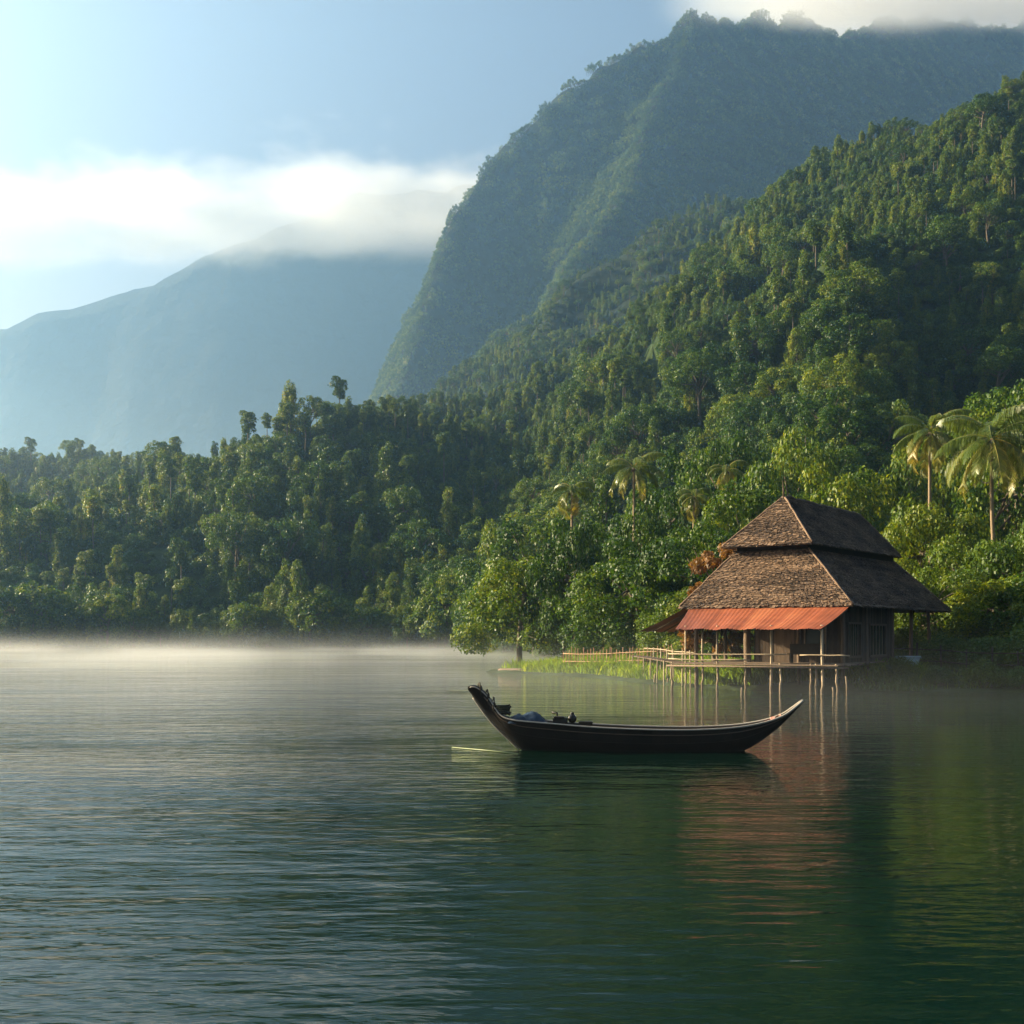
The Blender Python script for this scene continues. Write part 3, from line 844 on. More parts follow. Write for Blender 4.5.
Xm, Ym, Zm = scatter(mount_h, -420, 1900, 726, 2700, 9.5, rg, lambda X, Y, Z: (Z > 0) & (Y > 900))
fars = [shape('canopy', 211 + i, 6, 10, 4200, .62, i % 2) for i in range(4)]
forest("mountain_forest", "hazy forest cover on the steep mountain", fars, Xm, Ym, Zm - .5, rg.choice([0, 1, 2, 3], len(Xm), p=[.35, .25, .15, .25]), rg.uniform(.7, 1.15, len(Xm)), rg.uniform(0, 6.28, len(Xm)), [M_leaf, M_vine, M_bark], mount_h)
print("SCATTER", len(X1), len(rest), len(Xu), len(Xm))

# ------------------------------------------------------------------ palms
def palm(px, py_crown, d, crown_r, label, lean=(0.3, 0.0), nf=17, droop=1.0, seed=0, base=None):
    rg = np.random.default_rng(seed + 500)
    x = (px - PX0) * d / F; zc = CH + (PY0 - py_crown) * d / F
    bx, by = x + lean[0], d + lean[1]
    z0 = max(ground(bx, by), .2) if base is None else base
    root = tag(empty("palm_tree", (bx, by, z0)), label, "palm tree")
    top = np.array([-lean[0], -lean[1], zc - z0])
    t = np.linspace(0, 1, 12)[:, None]
    P = top * t + np.array([-lean[0], 0, 0]) * .35 * np.sin(t * math.pi) - np.array([0, 0, .3]) * (1 - t)
    tk = MB(); tk.tube(P, np.linspace(.19, .11, 12) * (1 + .5 * np.exp(-np.linspace(0, 9, 12))), 9, 0, .6)
    tk.obj("trunk", M_palmbark, root, True)
    ct = MB()
    for k in range(7):
        a = k * .9; q = top + np.array([.2 * math.cos(a), .2 * math.sin(a), -.25])
        u = np.linspace(0, math.pi, 6); rr = np.maximum(.12 * np.sin(u), .004)
        ct.tube(np.stack([np.full(6, q[0]), np.full(6, q[1]), q[2] - .12 * np.cos(u)], 1), rr, 7, 0, .35)
    ct.obj("coconut_cluster", M_wood, root, True)
    for k in range(nf):
        ph = k * 2.399 + rg.uniform(-.25, .25)
        lift = 1.15 - 1.9 * (k / (nf - 1)) ** .9 + rg.uniform(-.12, .12)     # young ones upright, old ones hanging
        L = crown_r * rg.uniform(.88, 1.12)
        n = 12; s = np.linspace(0, 1, n)
        el = lift - droop * (1.15 + .5 * rg.random()) * s ** 1.25
        dr = np.cumsum(np.cos(el)) * L / n; dz = np.cumsum(np.sin(el)) * L / n
        tw = ph + .25 * s * rg.uniform(-1, 1)
        C = top + np.stack([dr * np.cos(tw), dr * np.sin(tw), dz], 1)
        fr = MB()
        fr.tube(C, np.linspace(.035, .008, n), 4, 0, .85, cap=False)
        T = np.gradient(C, axis=0); T /= np.linalg.norm(T, axis=1)[:, None]
        m = 64
        u = np.linspace(.10, .995, m)
        Ci = np.stack([np.interp(u, s, C[:, j]) for j in range(3)], 1); Ti = unit(np.stack([np.interp(u, s, T[:, j]) for j in range(3)], 1))
        side = unit(np.cross(Ti, np.array([0, 0, 1.0]) + 1e-3))
        nrm = np.cross(side, Ti)
        base = .85 if lift < -.45 else (.6 if lift < 0 else .35)
        for sg in (-1, 1):
            ll = L * .30 * np.sin(np.clip(u * 1.05, 0, 1) * math.pi * .86 + .25)[:, None] * rg.uniform(.85, 1.1, (m, 1))
            dr_ = unit(side * sg * .85 + Ti * .55 + np.array([0, 0, -.35]) + rg.normal(0, .08, (m, 3)))
            mid = Ci + dr_ * ll * .55; tip = Ci + unit(dr_ + np.array([0, 0, -.75])) * ll
            wd = Ti * (L * .004 + .012)
            V = np.stack([Ci - wd, Ci + wd, mid + wd, mid - wd], 1); V2 = np.stack([mid - wd, mid + wd, tip + wd * .15, tip - wd * .15], 1)
            tn = np.clip(base + rg.normal(0, .1, m), 0, 1)
            fr.quads(V, 0, tn); fr.quads(V2, 0, tn)
        fr.obj("frond", M_palm, root)
palm(992, 438, 88, 4.7, "tall coconut palm with pale leaning trunk on the right bank behind the hut", (1.3, 0.3), 24, .95, 1)
palm(930, 432, 99, 3.8, "smaller coconut palm beside the tall one, its thin trunk upright", (.2, .2), 20, 1.1, 2)
palm(1060, 420, 90, 4.6, "coconut palm past the tall one at the edge of the right bank", (-.6, .2), 15, 1.0, 7)
palm(634, 468, 120, 3.7, "palm with upright pale fronds above the trees behind the spit", (.4, 0), 14, 1.1, 3)
palm(572, 490, 114, 3.0, "short palm with drooping yellow-green crown above the lakeside trees", (.2, 0), 14, 1.7, 4)
palm(694, 496, 113, 2.6, "small pale palm half sunk in leaves between the spit and the hut", (.2, 0), 13, 1.5, 5)
palm(727, 470, 115, 2.7, "palm with a golden drooping frond behind the hut's roof", (.2, 0), 12, 1.6, 6)

# ------------------------------------------------------------------ the stilt hut (local x along the front eave, y along the ridge)
HR = math.radians(-34)
hut = tag(empty("stilt_house", (16.55, 60.0, 0.0), HR), "stilt house with two-tiered shingle roof and red sheet awnings over the lake edge", "house")
def hut_w(x, y):
    c, s = math.cos(HR), math.sin(HR)
    return 16.55 + c * x - s * y, 60 + s * x + c * y
FL = 1.40
rh = np.random.default_rng(19)

def shingle_face(mb, A, B, Ct, D, rows, wid=.11, base=.5):
    """A,B eave left/right, Ct,D top right/left: courses of ragged shingles, each a thin overlapping board"""
    A, B, Ct, D = (np.array(q, float) for q in (A, B, Ct, D))
    nrm = np.cross(B - A, D - A); nrm /= np.linalg.norm(nrm)
    if nrm[2] < 0: nrm = -nrm
    mb.add([A, B, Ct, D], [(0, 1, 2, 3)], 0, base * .6)
    for r in range(rows):
        t0 = r / rows; t1 = min(1.0, (r + 1.45) / rows)
        l0, r0 = A + (D - A) * t0, B + (Ct - B) * t0
        l1, r1 = A + (D - A) * t1, B + (Ct - B) * t1
        L = np.linalg.norm(r0 - l0); n = max(2, int(L / wid))
        cuts = np.sort(np.clip((np.arange(n + 1) + rh.uniform(-.3, .3, n + 1)) / n, 0, 1)); cuts[0] = 0; cuts[-1] = 1
        rt = rh.normal(0, .07)
        dn = unit((l0 - l1))
        for k in range(n):
            u0, u1 = cuts[k], cuts[k + 1]
            lift = .05 + rh.uniform(0, .045); ext = rh.uniform(-.02, .09) + (rh.uniform(0, .14) if r == 0 else 0)
            p0 = l0 + (r0 - l0) * u0 + nrm * lift + dn * ext; p1 = l0 + (r0 - l0) * u1 + nrm * lift + dn * (ext + rh.uniform(-.03, .03))
            p2 = l1 + (r1 - l1) * u1 + nrm * .012; p3 = l1 + (r1 - l1) * u0 + nrm * .012
            q0 = p0 - nrm * .035; q1 = p1 - nrm * .035
            tn = float(np.clip(base + rt + rh.normal(0, .2) + .55 * float(vnoise(np.array([u0 * L / 1.6 + A[0]]), np.array([r / 4.5 + A[1]]), 7)[0]), 0, 1))
            mb.add([p0, p1, p2, p3, q0, q1], [(0, 1, 2, 3), (4, 5, 1, 0)], 0, tn)

def hip_roof(name, eave, top, rows):
    """eave / top: 4 points front-left, front-right, back-right, back-left; skirts of shingles + inner soffit"""
    mb = MB()
    for i in range(4):
        j = (i + 1) % 4
        shingle_face(mb, eave[i], eave[j], top[j], top[i], rows)
    e = [np.array(q, float) for q in eave]; t = [np.array(q, float) for q in top]
    dn = np.array([0, 0, -.09])
    for i in range(4):     # ceiling under the shingles and an edge board
        j = (i + 1) % 4
        mb.add([e[i] + dn, e[j] + dn, t[j] + dn * 1.6, t[i] + dn * 1.6], [(3, 2, 1, 0)], 0, .12)
        mb.add([e[i] + dn, e[j] + dn, e[j], e[i]], [(0, 1, 2, 3)], 0, .18)
    o = mb.obj(name, M_thatch, hut)
    for i in range(4):     # hip caps
        n = 9; P = e[i] + (t[i] - e[i]) * np.linspace(0, 1, n)[:, None] + np.array([0, 0, .05]) + rh.normal(0, .012, (n, 3))
        rc = MB(); rc.tube(P, .06, 6, 0, .72); rc.obj("hip_cap", M_thatch, o, True)
    return o
W, D = 9.3, 18.0
low_e = [(-W, 0, 4.26), (0, 0, 4.26), (0, D, 4.26), (-W, D, 4.26)]
low_t = [(-W + 2.5, 1.75, 7.2), (-2.9, 1.75, 7.2), (-2.9, D - 1.9, 7.2), (-W + 2.5, D - 1.9, 7.2)]
hip_roof("lower_roof", low_e, low_t, 34)
up_e = [(-W + 1.95, 1.2, 7.46), (-2.5, 1.2, 7.46), (-2.5, D - 1.8, 7.56), (-W + 1.95, D - 1.8, 7.56)]
up_t = [(-4.95, 3.5, 10.1), (-4.87, 3.5, 10.1), (-4.87, D - 2.2, 10.15), (-4.95, D - 2.2, 10.15)]
ur = hip_roof("upper_roof", up_e, up_t, 29)
rc = MB(); n = 24
rc.tube(np.stack([np.full(n, -4.91), np.linspace(3.4, D - 2.1, n), 10.16 + .03 * rh.normal(0, 1, n)], 1), .11, 6, 0, .4)
rc.obj("ridge_cap", M_thatch, ur, True)
fn = MB(); fn.tube([(-4.91, 3.5, 10.1), (-4.91, 3.46, 10.5), (-4.93, 3.4, 11.0)], [.06, .045, .012], 6, 0, .3)
fn.obj("finial", M_wood, ur, True)
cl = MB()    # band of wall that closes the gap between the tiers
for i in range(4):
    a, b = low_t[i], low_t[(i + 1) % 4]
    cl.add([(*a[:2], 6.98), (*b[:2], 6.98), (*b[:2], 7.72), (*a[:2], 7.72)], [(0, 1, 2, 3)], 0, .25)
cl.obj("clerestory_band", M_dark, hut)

def sheet(name, A, B, Cc, Dd, nw, label=None):
    """corrugated sheet: A-B top edge, Dd-Cc bottom edge"""
    A, B, Cc, Dd = (np.array(q, float) for q in (A, B, Cc, Dd))
    nrm = unit(np.cross(B - A, Dd - A)); nrm = nrm if nrm[2] > 0 else -nrm
    mb = MB(); nu, nv = nw * 8, 8; V = []; Fq = []; tn = []
    rag = rh.normal(0, .05, nu + 1); pan = rh.normal(0, .17, nw // 4 + 2)
    for i in range(nu + 1):
        u = i / nu
        for j in range(nv + 1):
            v = j / nv
            top = A + (B - A) * u; bot = Dd + (Cc - Dd) * u
            p = top + (bot - top) * (v + (rag[i] * .35 if j == nv else 0))
            sag = -.05 * math.sin(v * math.pi) - .05 * v * math.sin(u * 17) ** 2
            V.append(p + nrm * (.005 * math.sin(u * nw * 2 * math.pi) + sag + .012 * (i // 32 % 2)))
    for i in range(nu):
        for j in range(nv):
            a = i * (nv + 1) + j
            Fq.append((a, a + 1, a + nv + 2, a + nv + 1)); tn.append(float(np.clip(.5 + pan[i // 32] + (-.3 if i % 32 == 0 else 0) + rh.normal(0, .015), 0, 1)))
    mb.add(V, Fq, 0, tn)
    o = mb.obj(name, M_red, hut, True)
    if label: o["label"] = label
    return o
front = sheet("awning", (-8.75, -.02, 4.16), (-.2, -.02, 4.16), (-.3, -3.73, 3.10), (-7.7, -3.73, 3.10), 36, "broad rust-red front awning sheet catching the sun")
side = sheet("awning", (-9.2, 7.5, 4.16), (-9.2, .25, 4.16), (-12.0, .35, 3.0), (-11.8, 7.5, 3.0), 28, "narrow side awning whose underside shows")
for sgn, aw in ((0, front), (1, side)):
    for k in range(6):
        b = MB(); u = k / 5
        if sgn == 0:
            p = (-8.5 + 8.2 * u, 0.15, 4.06); q = (-7.6 + 7.25 * u, -3.6, 3.02)
        else:
            p = (-9.0, .6 + 6.7 * u, 4.06); q = (-11.2, .6 + 6.7 * u, 2.98)
        b.tube([p, q], .035, 6, 0, .4); b.obj("rafter", M_wood, aw, True)

def post(x, y, z0, z1, r, mat, tone=.55, name="post"):
    zs = np.array([z0, -.1, .22, .42, .62, (z1 + .62) / 2, z1]); n = len(zs)      # wet dark foot, dry above
    P = np.stack([x + rh.normal(0, .022, n), y + rh.normal(0, .022, n), zs], 1)
    tn = [t_ for t_ in (tone - .5, tone - .5, tone - .42, tone - .2, tone, tone + .05) for _ in range(7)] + [tone, tone]
    b = MB(); b.tube(P, r * np.linspace(1.1, .92, n), 7, 0, [max(0.0, q) for q in tn])
    return b.obj(name, mat, hut, True)
for x, r in ((-7.45, .045), (-6.55, .055), (-5.75, .06), (-2.95, .07), (-.43, .07)):
    post(x, -3.05, -1.0, 3.27, r, M_pole, float(rh.uniform(.45, .9)))
for x, y in ((-2.45, -3.1), (-.95, -3.15), (-.75, -3.0), (.32, -3.1), (-4.3, -3.0), (-8.2, -3.1)):
    post(x, y, -1.0, FL + .05, .055, M_pole, float(rh.uniform(.2, .7)), "stilt")
for x in (-8.9, -6.0, -3.2, -.95):
    for y in (1.25, 5.0, 9.4, 13.0, 16.6):
        post(x, y, -1.0, 4.5, .11 if not (x == -6.0 and y == 1.25) else .2, M_wood, .45)
# deck: boards on beams
bd = MB()
n = 26
for k in range(n):
    y = -3.25 + k * (13.5 / n)
    bd.box((-8.3 + rh.uniform(-.1, .1), y, FL - .05), (-.6 + rh.uniform(-.05, .15) + (1.0 if y < .2 else 0), y + 13.5 / n - .02, FL + rh.uniform(-.004, .008)), 0, float(rh.uniform(.3, .75)))
bd.obj("deck_board", M_wood, hut)["kind"] = "stuff"
for y in (-3.3, 1.1, 9.6):
    b = MB(); b.tube([(-8.4, y, FL - .13), (.9 if y < 0 else -.5, y, FL - .13)], .05, 6, 0, .6); b.obj("beam", M_wood, hut, True)
# handrails along the front with a gap at the steps
for x0, x1, z in ((-8.4, -2.2, FL + .46), (-1.5, .9, FL + .46), (-8.4, -4.0, FL + .18)):
    b = MB(); n = 6; P = np.stack([np.linspace(x0, x1, n), np.full(n, -3.12), z + rh.normal(0, .015, n)], 1)
    b.tube(P, .034, 6, 0, .7); b.obj("rail", M_pole, hut, True)

# room in the near corner: plank walls with openings
def plank_wall(name, p0, p1, z0, z1, holes, out):
    """vertical planks from p0 to p1, leaving holes (u0,u1,z0,z1); out = outward normal"""
    p0, p1, out = np.array(p0, float), np.array(p1, float), np.array(out, float)
    L = np.linalg.norm(p1 - p0); d = (p1 - p0) / L; mb = MB()
    edges = sorted({0.0, L, *[h[0] for h in holes], *[h[1] for h in holes]})
    u = 0.0; cuts = [0.0]
    while u < L - .01:
        nxt = min([e for e in edges if e > u + .01] + [L])
        u = min(u + .19, nxt); cuts.append(u)
    for a, b in zip(cuts[:-1], cuts[1:]):
        mid = (a + b) / 2; spans = [(z0, z1)]
        for h in holes:
            if h[0] - .01 < mid < h[1] + .01: spans = [(z0, h[2]), (h[3], z1)]
        for s0, s1 in spans:
            if s1 - s0 < .02: continue
            o = rh.uniform(0, .015); q0 = p0 + d * (a + .006) ; q1 = p0 + d * (b - .006)
            i0, i1 = q0 + out * o, q1 + out * o; j0, j1 = i0 - out * .03, i1 - out * .03
            v = [(*i0, s0), (*i1, s0), (*i1, s1), (*i0, s1), (*j0, s0), (*j1, s0), (*j1, s1), (*j0, s1)]
            mb.add(v, [(0,1,2,3), (7,6,5,4), (0,3,7,4), (1,5,6,2), (3,2,6,7), (0,4,5,1)], 0, float(rh.uniform(.2, .75)))
    return mb.obj(name, M_wall, hut)
plank_wall("wall", (-.95, 1.2), (-.95, 9.4), FL, 4.9, [(.9, 2.7, 1.75, 3.35), (4.3, 6.9, 1.75, 3.3)], (1, 0))
plank_wall("wall", (-5.6, 1.3), (-1.05, 1.3), FL, 4.9, [(1.0, 2.1, FL, 3.35), (2.7, 3.8, 1.9, 3.2)], (0, -1))
plank_wall("wall", (-5.7, 9.4), (-5.7, 1.4), FL, 4.9, [], (-1, 0))
plank_wall("wall", (-1.0, 9.5), (-5.6, 9.5), FL, 4.9, [], (0, 1))
ce = MB(); ce.box((-5.6, 1.4, 4.3), (-1.0, 9.3, 4.34), 0, .3); ce.obj("ceiling_board", M_dark, hut)
def window(y0, y1, z0, z1):
    fr = MB()
    X = -.93
    for a in ((y0 - .1, y1 + .1, z1, z1 + .1), (y0 - .14, y1 + .14, z0 - .12, z0), (y0 - .1, y0, z0, z1), (y1, y1 + .1, z0, z1)):
        fr.box((X - .04, a[0], a[2]), (X + .05, a[1], a[3]), 0, .85)
    f = fr.obj("window", M_wall, hut)
    k = 0
    for yy in np.linspace(y0, y1, 6)[1:-1]:
        b = MB(); b.box((X - .02, yy - .02, z0), (X + .015, yy + .02, z1), 0, .6); b.obj("window_bar", M_wood, f)
    g = MB(); g.box((X - .075, y0, z0), (X - .06, y1, z1), 0, .5); g.obj("pane", M_glass, f)
window(2.1, 3.9, 1.75, 3.35); window(5.5, 8.1, 1.75, 3.3)
fr = MB()
for a in ((-2.95, -2.88, 1.9, 3.2), (-1.87, -1.78, 1.9, 3.2), (-2.95, -1.78, 3.2, 3.29), (-2.95, -1.78, 1.81, 1.9)):
    fr.box((a[0], 1.24, a[2]), (a[1], 1.33, a[3]), 0, .8)
f = fr.obj("window", M_wood, hut)
g = MB(); g.box((-2.88, 1.36, 1.9), (-1.87, 1.375, 3.2), 0, .5); g.obj("pane", M_glass, f)
dr = MB()
for k in range(6): dr.box((-4.58 + k * .18, 1.30, FL + .02), (-4.58 + k * .18 + .172, 1.34 + .006 * (k % 2), 3.33), 0, .25 + .1 * (k % 3))
d_ = dr.obj("door", M_wood, hut)
hd = MB(); hd.tube([(-3.62, 1.27, 2.3), (-3.62, 1.25, 2.38), (-3.62, 1.27, 2.46)], .014, 6, 0, .3); hd.obj("handle", M_dark, d_, True)

# bench on the porch
bn = tag(empty("bench", (*hut_w(-2.3, -.2), FL + .012), HR), "dark plank bench standing on the porch under the red awning", "bench")
b = MB(); b.box((-.9, -.2, .42), (.9, .2, .47), 0, .4); b.obj("seat", M_dark, bn)
for sx in (-.75, .75):
    b = MB(); b.box((sx - .04, -.17, 0), (sx + .04, .17, .419), 0, .4); b.obj("leg", M_dark, bn)
b = MB(); b.box((-.9, .2, .47), (.9, .24, .95), 0, .3); b.obj("backrest", M_dark, bn)

# pale blue tub beside the house
wx, wy = (908 - PX0) * 67.5 / F, 67.5
tub = tag(empty("tub", (wx, wy, 1.05), .3), "pale blue-white plastic tub set down by the house's end under the eave", "tub")
tb = MB(); n = 18
V = []; Fq = []
for j, (rr, zz) in enumerate(((.42, 0), (.47, .28), (.52, .56), (.56, .57), (.56, .60), (.49, .60), (.44, .2), (.40, .05))):
    for k in range(n): V.append((rr * 1.35 * math.cos(6.2832 * k / n), rr * math.sin(6.2832 * k / n), zz))
for j in range(7):
    for k in range(n): Fq.append((j*n+k, j*n+(k+1)%n, (j+1)*n+(k+1)%n, (j+1)*n+k))
Fq.append(tuple(range(n))[::-1]); Fq.append(tuple(7*n+k for k in range(n)))
tb.add(V, Fq, 0, .5); tb.obj("bowl", M_white, tub, True)
for sx in (-1, 1):
    h = MB(); a = np.linspace(0, math.pi, 7)
    h.tube(np.stack([sx * (.74 + .10 * np.sin(a)), .13 * np.cos(a), np.full(7, .5)], 1), .018, 6, 0, .3); h.obj("handle", M_white, tub, True)
st = tag(empty("tub_stand", (wx, wy, 0), .3), "rough dark wooden stand carrying the pale blue tub", "stand")
b = MB(); b.box((-.7, -.5, .96), (.7, .5, 1.045), 0, .4); b.obj("top", M_dark, st)
for sx in (-.6, .6):
    for sy in (-.42, .42):
        b = MB(); b.tube([(sx, sy, -.6), (sx, sy, .955)], .045, 6, 0, .4); b.obj("leg", M_dark, st)

# dry brown bush behind the roof's side
cr, tk = tree_parts('broad', 300, 8.6, 1.7, 7000, .24, .1)
x, y = 11.75, 71.4
dry = tag(empty("dry_bush", (x, y, max(ground(x, y), .1))), "dry rust-brown bush against the side of the hut's lower roof", "bush")
tk.obj("stem", M_bark, dry, True); cr.obj("foliage", M_dry, dry); dry.scale = (1, 1, 1.0)

# ------------------------------------------------------------------ bamboo fence, boardwalk, bank fence
def fence(name, label, P0, P1, n, h, mat, rails, zb, pr=.035):
    P0, P1 = np.array(P0, float), np.array(P1, float)
    root = tag(empty(name, (*P0, 0)), label, "fence")
    for k in range(n):
        q = (P1 - P0) * k / (n - 1); z = max(ground(*(P0 + q)), 0) if zb is None else zb
        b = MB(); hh = h * rh.uniform(.9, 1.25)
        b.tube([(q[0], q[1], z - .5), (q[0] + rh.normal(0, .04), q[1], z + hh)], pr * rh.uniform(.8, 1.2), 6, 0, float(rh.uniform(.2, .8)))
        b.obj("post", mat, root, True)
    for r in rails:
        m = 8; t = np.linspace(0, 1, m)[:, None]; q = (P1 - P0) * t
        z = np.array([max(ground(*(P0 + k)), 0) if zb is None else zb for k in q])
        b = MB(); b.tube(np.stack([q[:, 0], q[:, 1] - pr * 1.6, z + r * h + rh.normal(0, .02, m)], 1), pr * .8, 6, 0, float(rh.uniform(.4, .8)))
        b.obj("rail", mat, root, True)
    return root
fence("bamboo_fence", "low reddish bamboo fence with many uprights along the grassy spit", ((563 - PX0) * 90 / F, 90), ((672 - PX0) * 80.5 / F, 80.5), 34, 1.35, M_redwood, (.45, .85), None, .03)
fence("bank_fence", "dark post-and-rail fence along the right bank beyond the hut", ((893 - PX0) * 69 / F, 69), ((1075 - PX0) * 62.5 / F, 62.5), 8, 1.35, M_dark, (.5, .95), None, .045)

bw = tag(empty("boardwalk", (0, 0, 0)), "narrow pole boardwalk running from the hut's porch to the bamboo fence", "boardwalk")
a = np.array(hut_w(-8.6, -1.0)); c = np.array([(636 - PX0) * 86 / F, 86.0])
dv = c - a; Lw = np.linalg.norm(dv); dv /= Lw; pv = np.array([-dv[1], dv[0]])
b = MB(); n = int(Lw / .22)
for k in range(n):
    o = a + dv * (k * .22); q = [o - pv * .45, o + dv * .19 - pv * .45, o + dv * .19 + pv * .45, o + pv * .45]
    z = FL - .06 + rh.uniform(-.01, .01); z2 = z + .04
    b.add([(*p, z) for p in q] + [(*p, z2) for p in q], [(3,2,1,0),(4,5,6,7),(0,1,5,4),(1,2,6,5),(2,3,7,6),(3,0,4,7)], 0, float(rh.uniform(.3, .8)))
b.obj("plank_deck", M_wood, bw)
for s_ in (-.5, .5):
    for k in range(7):
        o = a + dv * (Lw * (k + .2) / 7) + pv * s_
        b = MB(); b.tube([(*o, -1.0), (o[0] + rh.normal(0, .03), o[1], FL + (.6 if s_ < 0 else .0))], .04, 6, 0, float(rh.uniform(.3, .9))); b.obj("post", M_pole, bw, True)
b = MB(); n = 7; t = np.linspace(0, 1, n)[:, None]
P = np.hstack([a + dv * Lw * t - pv * .56, FL + .48 + rh.normal(0, .02, (n, 1))]); b.tube(P, .035, 6, 0, .6); b.obj("rail", M_pole, bw, True)

# thin mooring poles standing in the water in front of the spit and hut
POLES = [(655, 71.5, .55), (668, 70, .35), (682, 70, .5), (741, 57.5, .35), (847, 57.0, .9), (833, 55.8, .45)]
WHERE = ["short pole in the water farthest toward the spit's grassy tip", "very short pole stub between the spit and the boardwalk", "short pole standing off the boardwalk's hut end",
         "short pole between the awning's two front posts", "mossy taller pole just off the house's near corner", "short weathered pole out in front of the awning's near corner"]
for (px, d, h), lab in zip(POLES, WHERE):
    x = (px - PX0) * d / F; b = MB()
    b.tube([(0, 0, -1.2), (rh.normal(0, .03), 0, h * .5), (rh.normal(0, .04), .02, h)], [.05, .045, .04], 7, 0, float(rh.uniform(.2, .7)))
    tag(b.obj("mooring_pole", M_pole, None, True, (x, d, 0)), lab, "pole")

# log at the tip of the spit
b = MB(); x0, x1 = (499 - PX0) * 94 / F, (556 - PX0) * 90 / F
n = 10; t = np.linspace(0, 1, n)
b.tube(np.stack([x0 + (x1 - x0) * t, 94.0 - 4.2 * t - .6 * np.sin(t * 3), .14 + .05 * np.sin(t * 5)], 1), .17 * (1 - .35 * (1 - t)), 8, 0, .35)
tag(b.obj("driftwood_log", M_wood, None, True), "dark driftwood log lying along the waterline at the spit's tip", "log")

# ------------------------------------------------------------------ grass on the spit and the right bank
def grass(name, label, poly_pts, n, h, wd, mat, sdmax, seed):
    rg = np.random.default_rng(seed)
    P = np.array(poly_pts, float)
    x0, y0 = P.min(0); x1, y1 = P.max(0)
    X = rg.uniform(x0, x1, n * 3); Y = rg.uniform(y0, y1, n * 3)
    sd = shore_sd(X, Y)
    dens = np.clip(.55 + 1.6 * fbm(X / 2.2, Y / 2.2, 3, 40), .05, 1)
    k = (sd > -.15) & (sd < sdmax) & (rg.random(len(X)) < dens)
    X, Y = X[k][:n], Y[k][:n]
    Z = np.maximum(near_h(X, Y), -.05)
    m = len(X); hh = h * rg.uniform(.45, 1.3, m) * (1 + .7 * fbm(X / 1.7, Y / 1.7, 2, 50))
    a = rg.uniform(0, 6.28, m); dx = np.stack([np.cos(a), np.sin(a), 0 * a], 1)
    ln = np.stack([rg.normal(0, .3, m), rg.normal(0, .3, m), np.ones(m)], 1) * hh[:, None]
    B = np.stack([X, Y, Z - .04], 1); w_ = wd * rg.uniform(.6, 1.4, (m, 1))
    mid = B + ln * .6; tip = B + ln + np.stack([rg.normal(0, .25, m), rg.normal(0, .25, m), -.12 * np.ones(m)], 1) * hh[:, None]
    mb = MB(); tn = np.clip(rg.normal(.5, .2, m) + .5 * fbm(X / 2.5, Y / 2.5, 2, 60), 0, 1)
    mb.quads(np.stack([B - dx * w_, B + dx * w_, mid + dx * w_ * .8, mid - dx * w_ * .8], 1), 0, tn)
    mb.quads(np.stack([mid - dx * w_ * .8, mid + dx * w_ * .8, tip + dx * w_ * .1, tip - dx * w_ * .1], 1), 0, tn)
    return tag(mb.obj(name, mat), label, "grass", kind='stuff')
grass("grass", "bright sunlit grass on the low spit", [(-1.5, 64), (22, 97)], 30000, .75, .034, M_grass, 10, 5)
grass("bank_grass", "shaded grass and weeds on the right bank", [(17, 52), (44, 76)], 16000, .55, .030, M_shrub, 10, 6)
grass("shore_reeds", "rough grass fringe along the far bank", [(-135, 205), (6, 262)], 9000, 1.1, .11, M_shrub, 7, 8)

# ------------------------------------------------------------------ the boat
BD = 30.1; K = F / BD
boat = tag(empty("longtail_boat", ((636 - PX0) / K, BD, 0), math.radians(-3.0)), "slim black wooden longboat with upswept ends floating on the still lake", "boat")
ST = np.array([  # px, gunwale row, keel row, half width
 (467.5,688,690,.11),(471,686.6,695,.13),(476,686.6,702,.15),(484,692.5,713.5,.16),(490,699.5,721,.17),(495,708,726.5,.20),(500,714.8,731.5,.25),(507,718.4,738,.32),(515,719.8,745.5,.37),(524,720.6,753,.42),(550,722.4,757,.49),
 (583,725.4,759,.53),(620,727.2,760,.56),(655,728.3,760,.56),(690,728.5,759,.52),(725,727,756,.44),(745,724.6,750,.37),(762,721.4,739,.30),(781,715.4,723.5,.20),(793,706.2,711,.14),(801,699.6,702,.09)], float)
sx = (ST[:, 0] - 636) / K; gz = (750 - ST[:, 1]) / K * .985; kz = (750 - ST[:, 2]) / K; hw = ST[:, 3]
def resample(n):
    t = np.linspace(0, 1, len(sx)); u = np.linspace(0, 1, n)
    def sm(a):
        r = np.interp(u, t, a)
        for _ in range(2): r[1:-1] = .25 * r[:-2] + .5 * r[1:-1] + .25 * r[2:]
        return r
    return sm(sx), sm(gz), sm(kz), sm(hw)
bx, bg_, bk, bh = resample(60)
def hull_mesh(inset, lift, name, mat, flip):
    mb = MB(); V = []; Fq = []; m = 11
    for i in range(len(bx)):
        H_ = bg_[i] - bk[i]; w2 = max(bh[i] - inset, .03)
        for j in range(m):
            a = -math.pi / 2 + math.pi * j / (m - 1)
            c, s = math.sin(a), math.cos(a)
            yy = w2 * math.copysign(abs(c) ** .62, c); zz = bg_[i] - (H_ - lift) * (s ** .75 if s > 0 else 0)
            V.append((bx[i], yy, zz))
    for i in range(len(bx) - 1):
        for j in range(m - 1):
            q = (i*m+j, (i+1)*m+j, (i+1)*m+j+1, i*m+j+1)
            Fq.append(q[::-1] if flip else q)
    Fq.append(tuple(range(m))); Fq.append(tuple((len(bx)-1)*m + k for k in range(m))[::-1])
    tn = [float(np.clip(.18 + .5 * abs(j - (m - 2) / 2) / (m / 2) + rh.normal(0, .12), 0, 1)) for i in range(len(bx) - 1) for j in range(m - 1)] + [.4, .4]
    mb.add(V, Fq, 0, tn)
    return mb.obj(name, mat, boat, True)
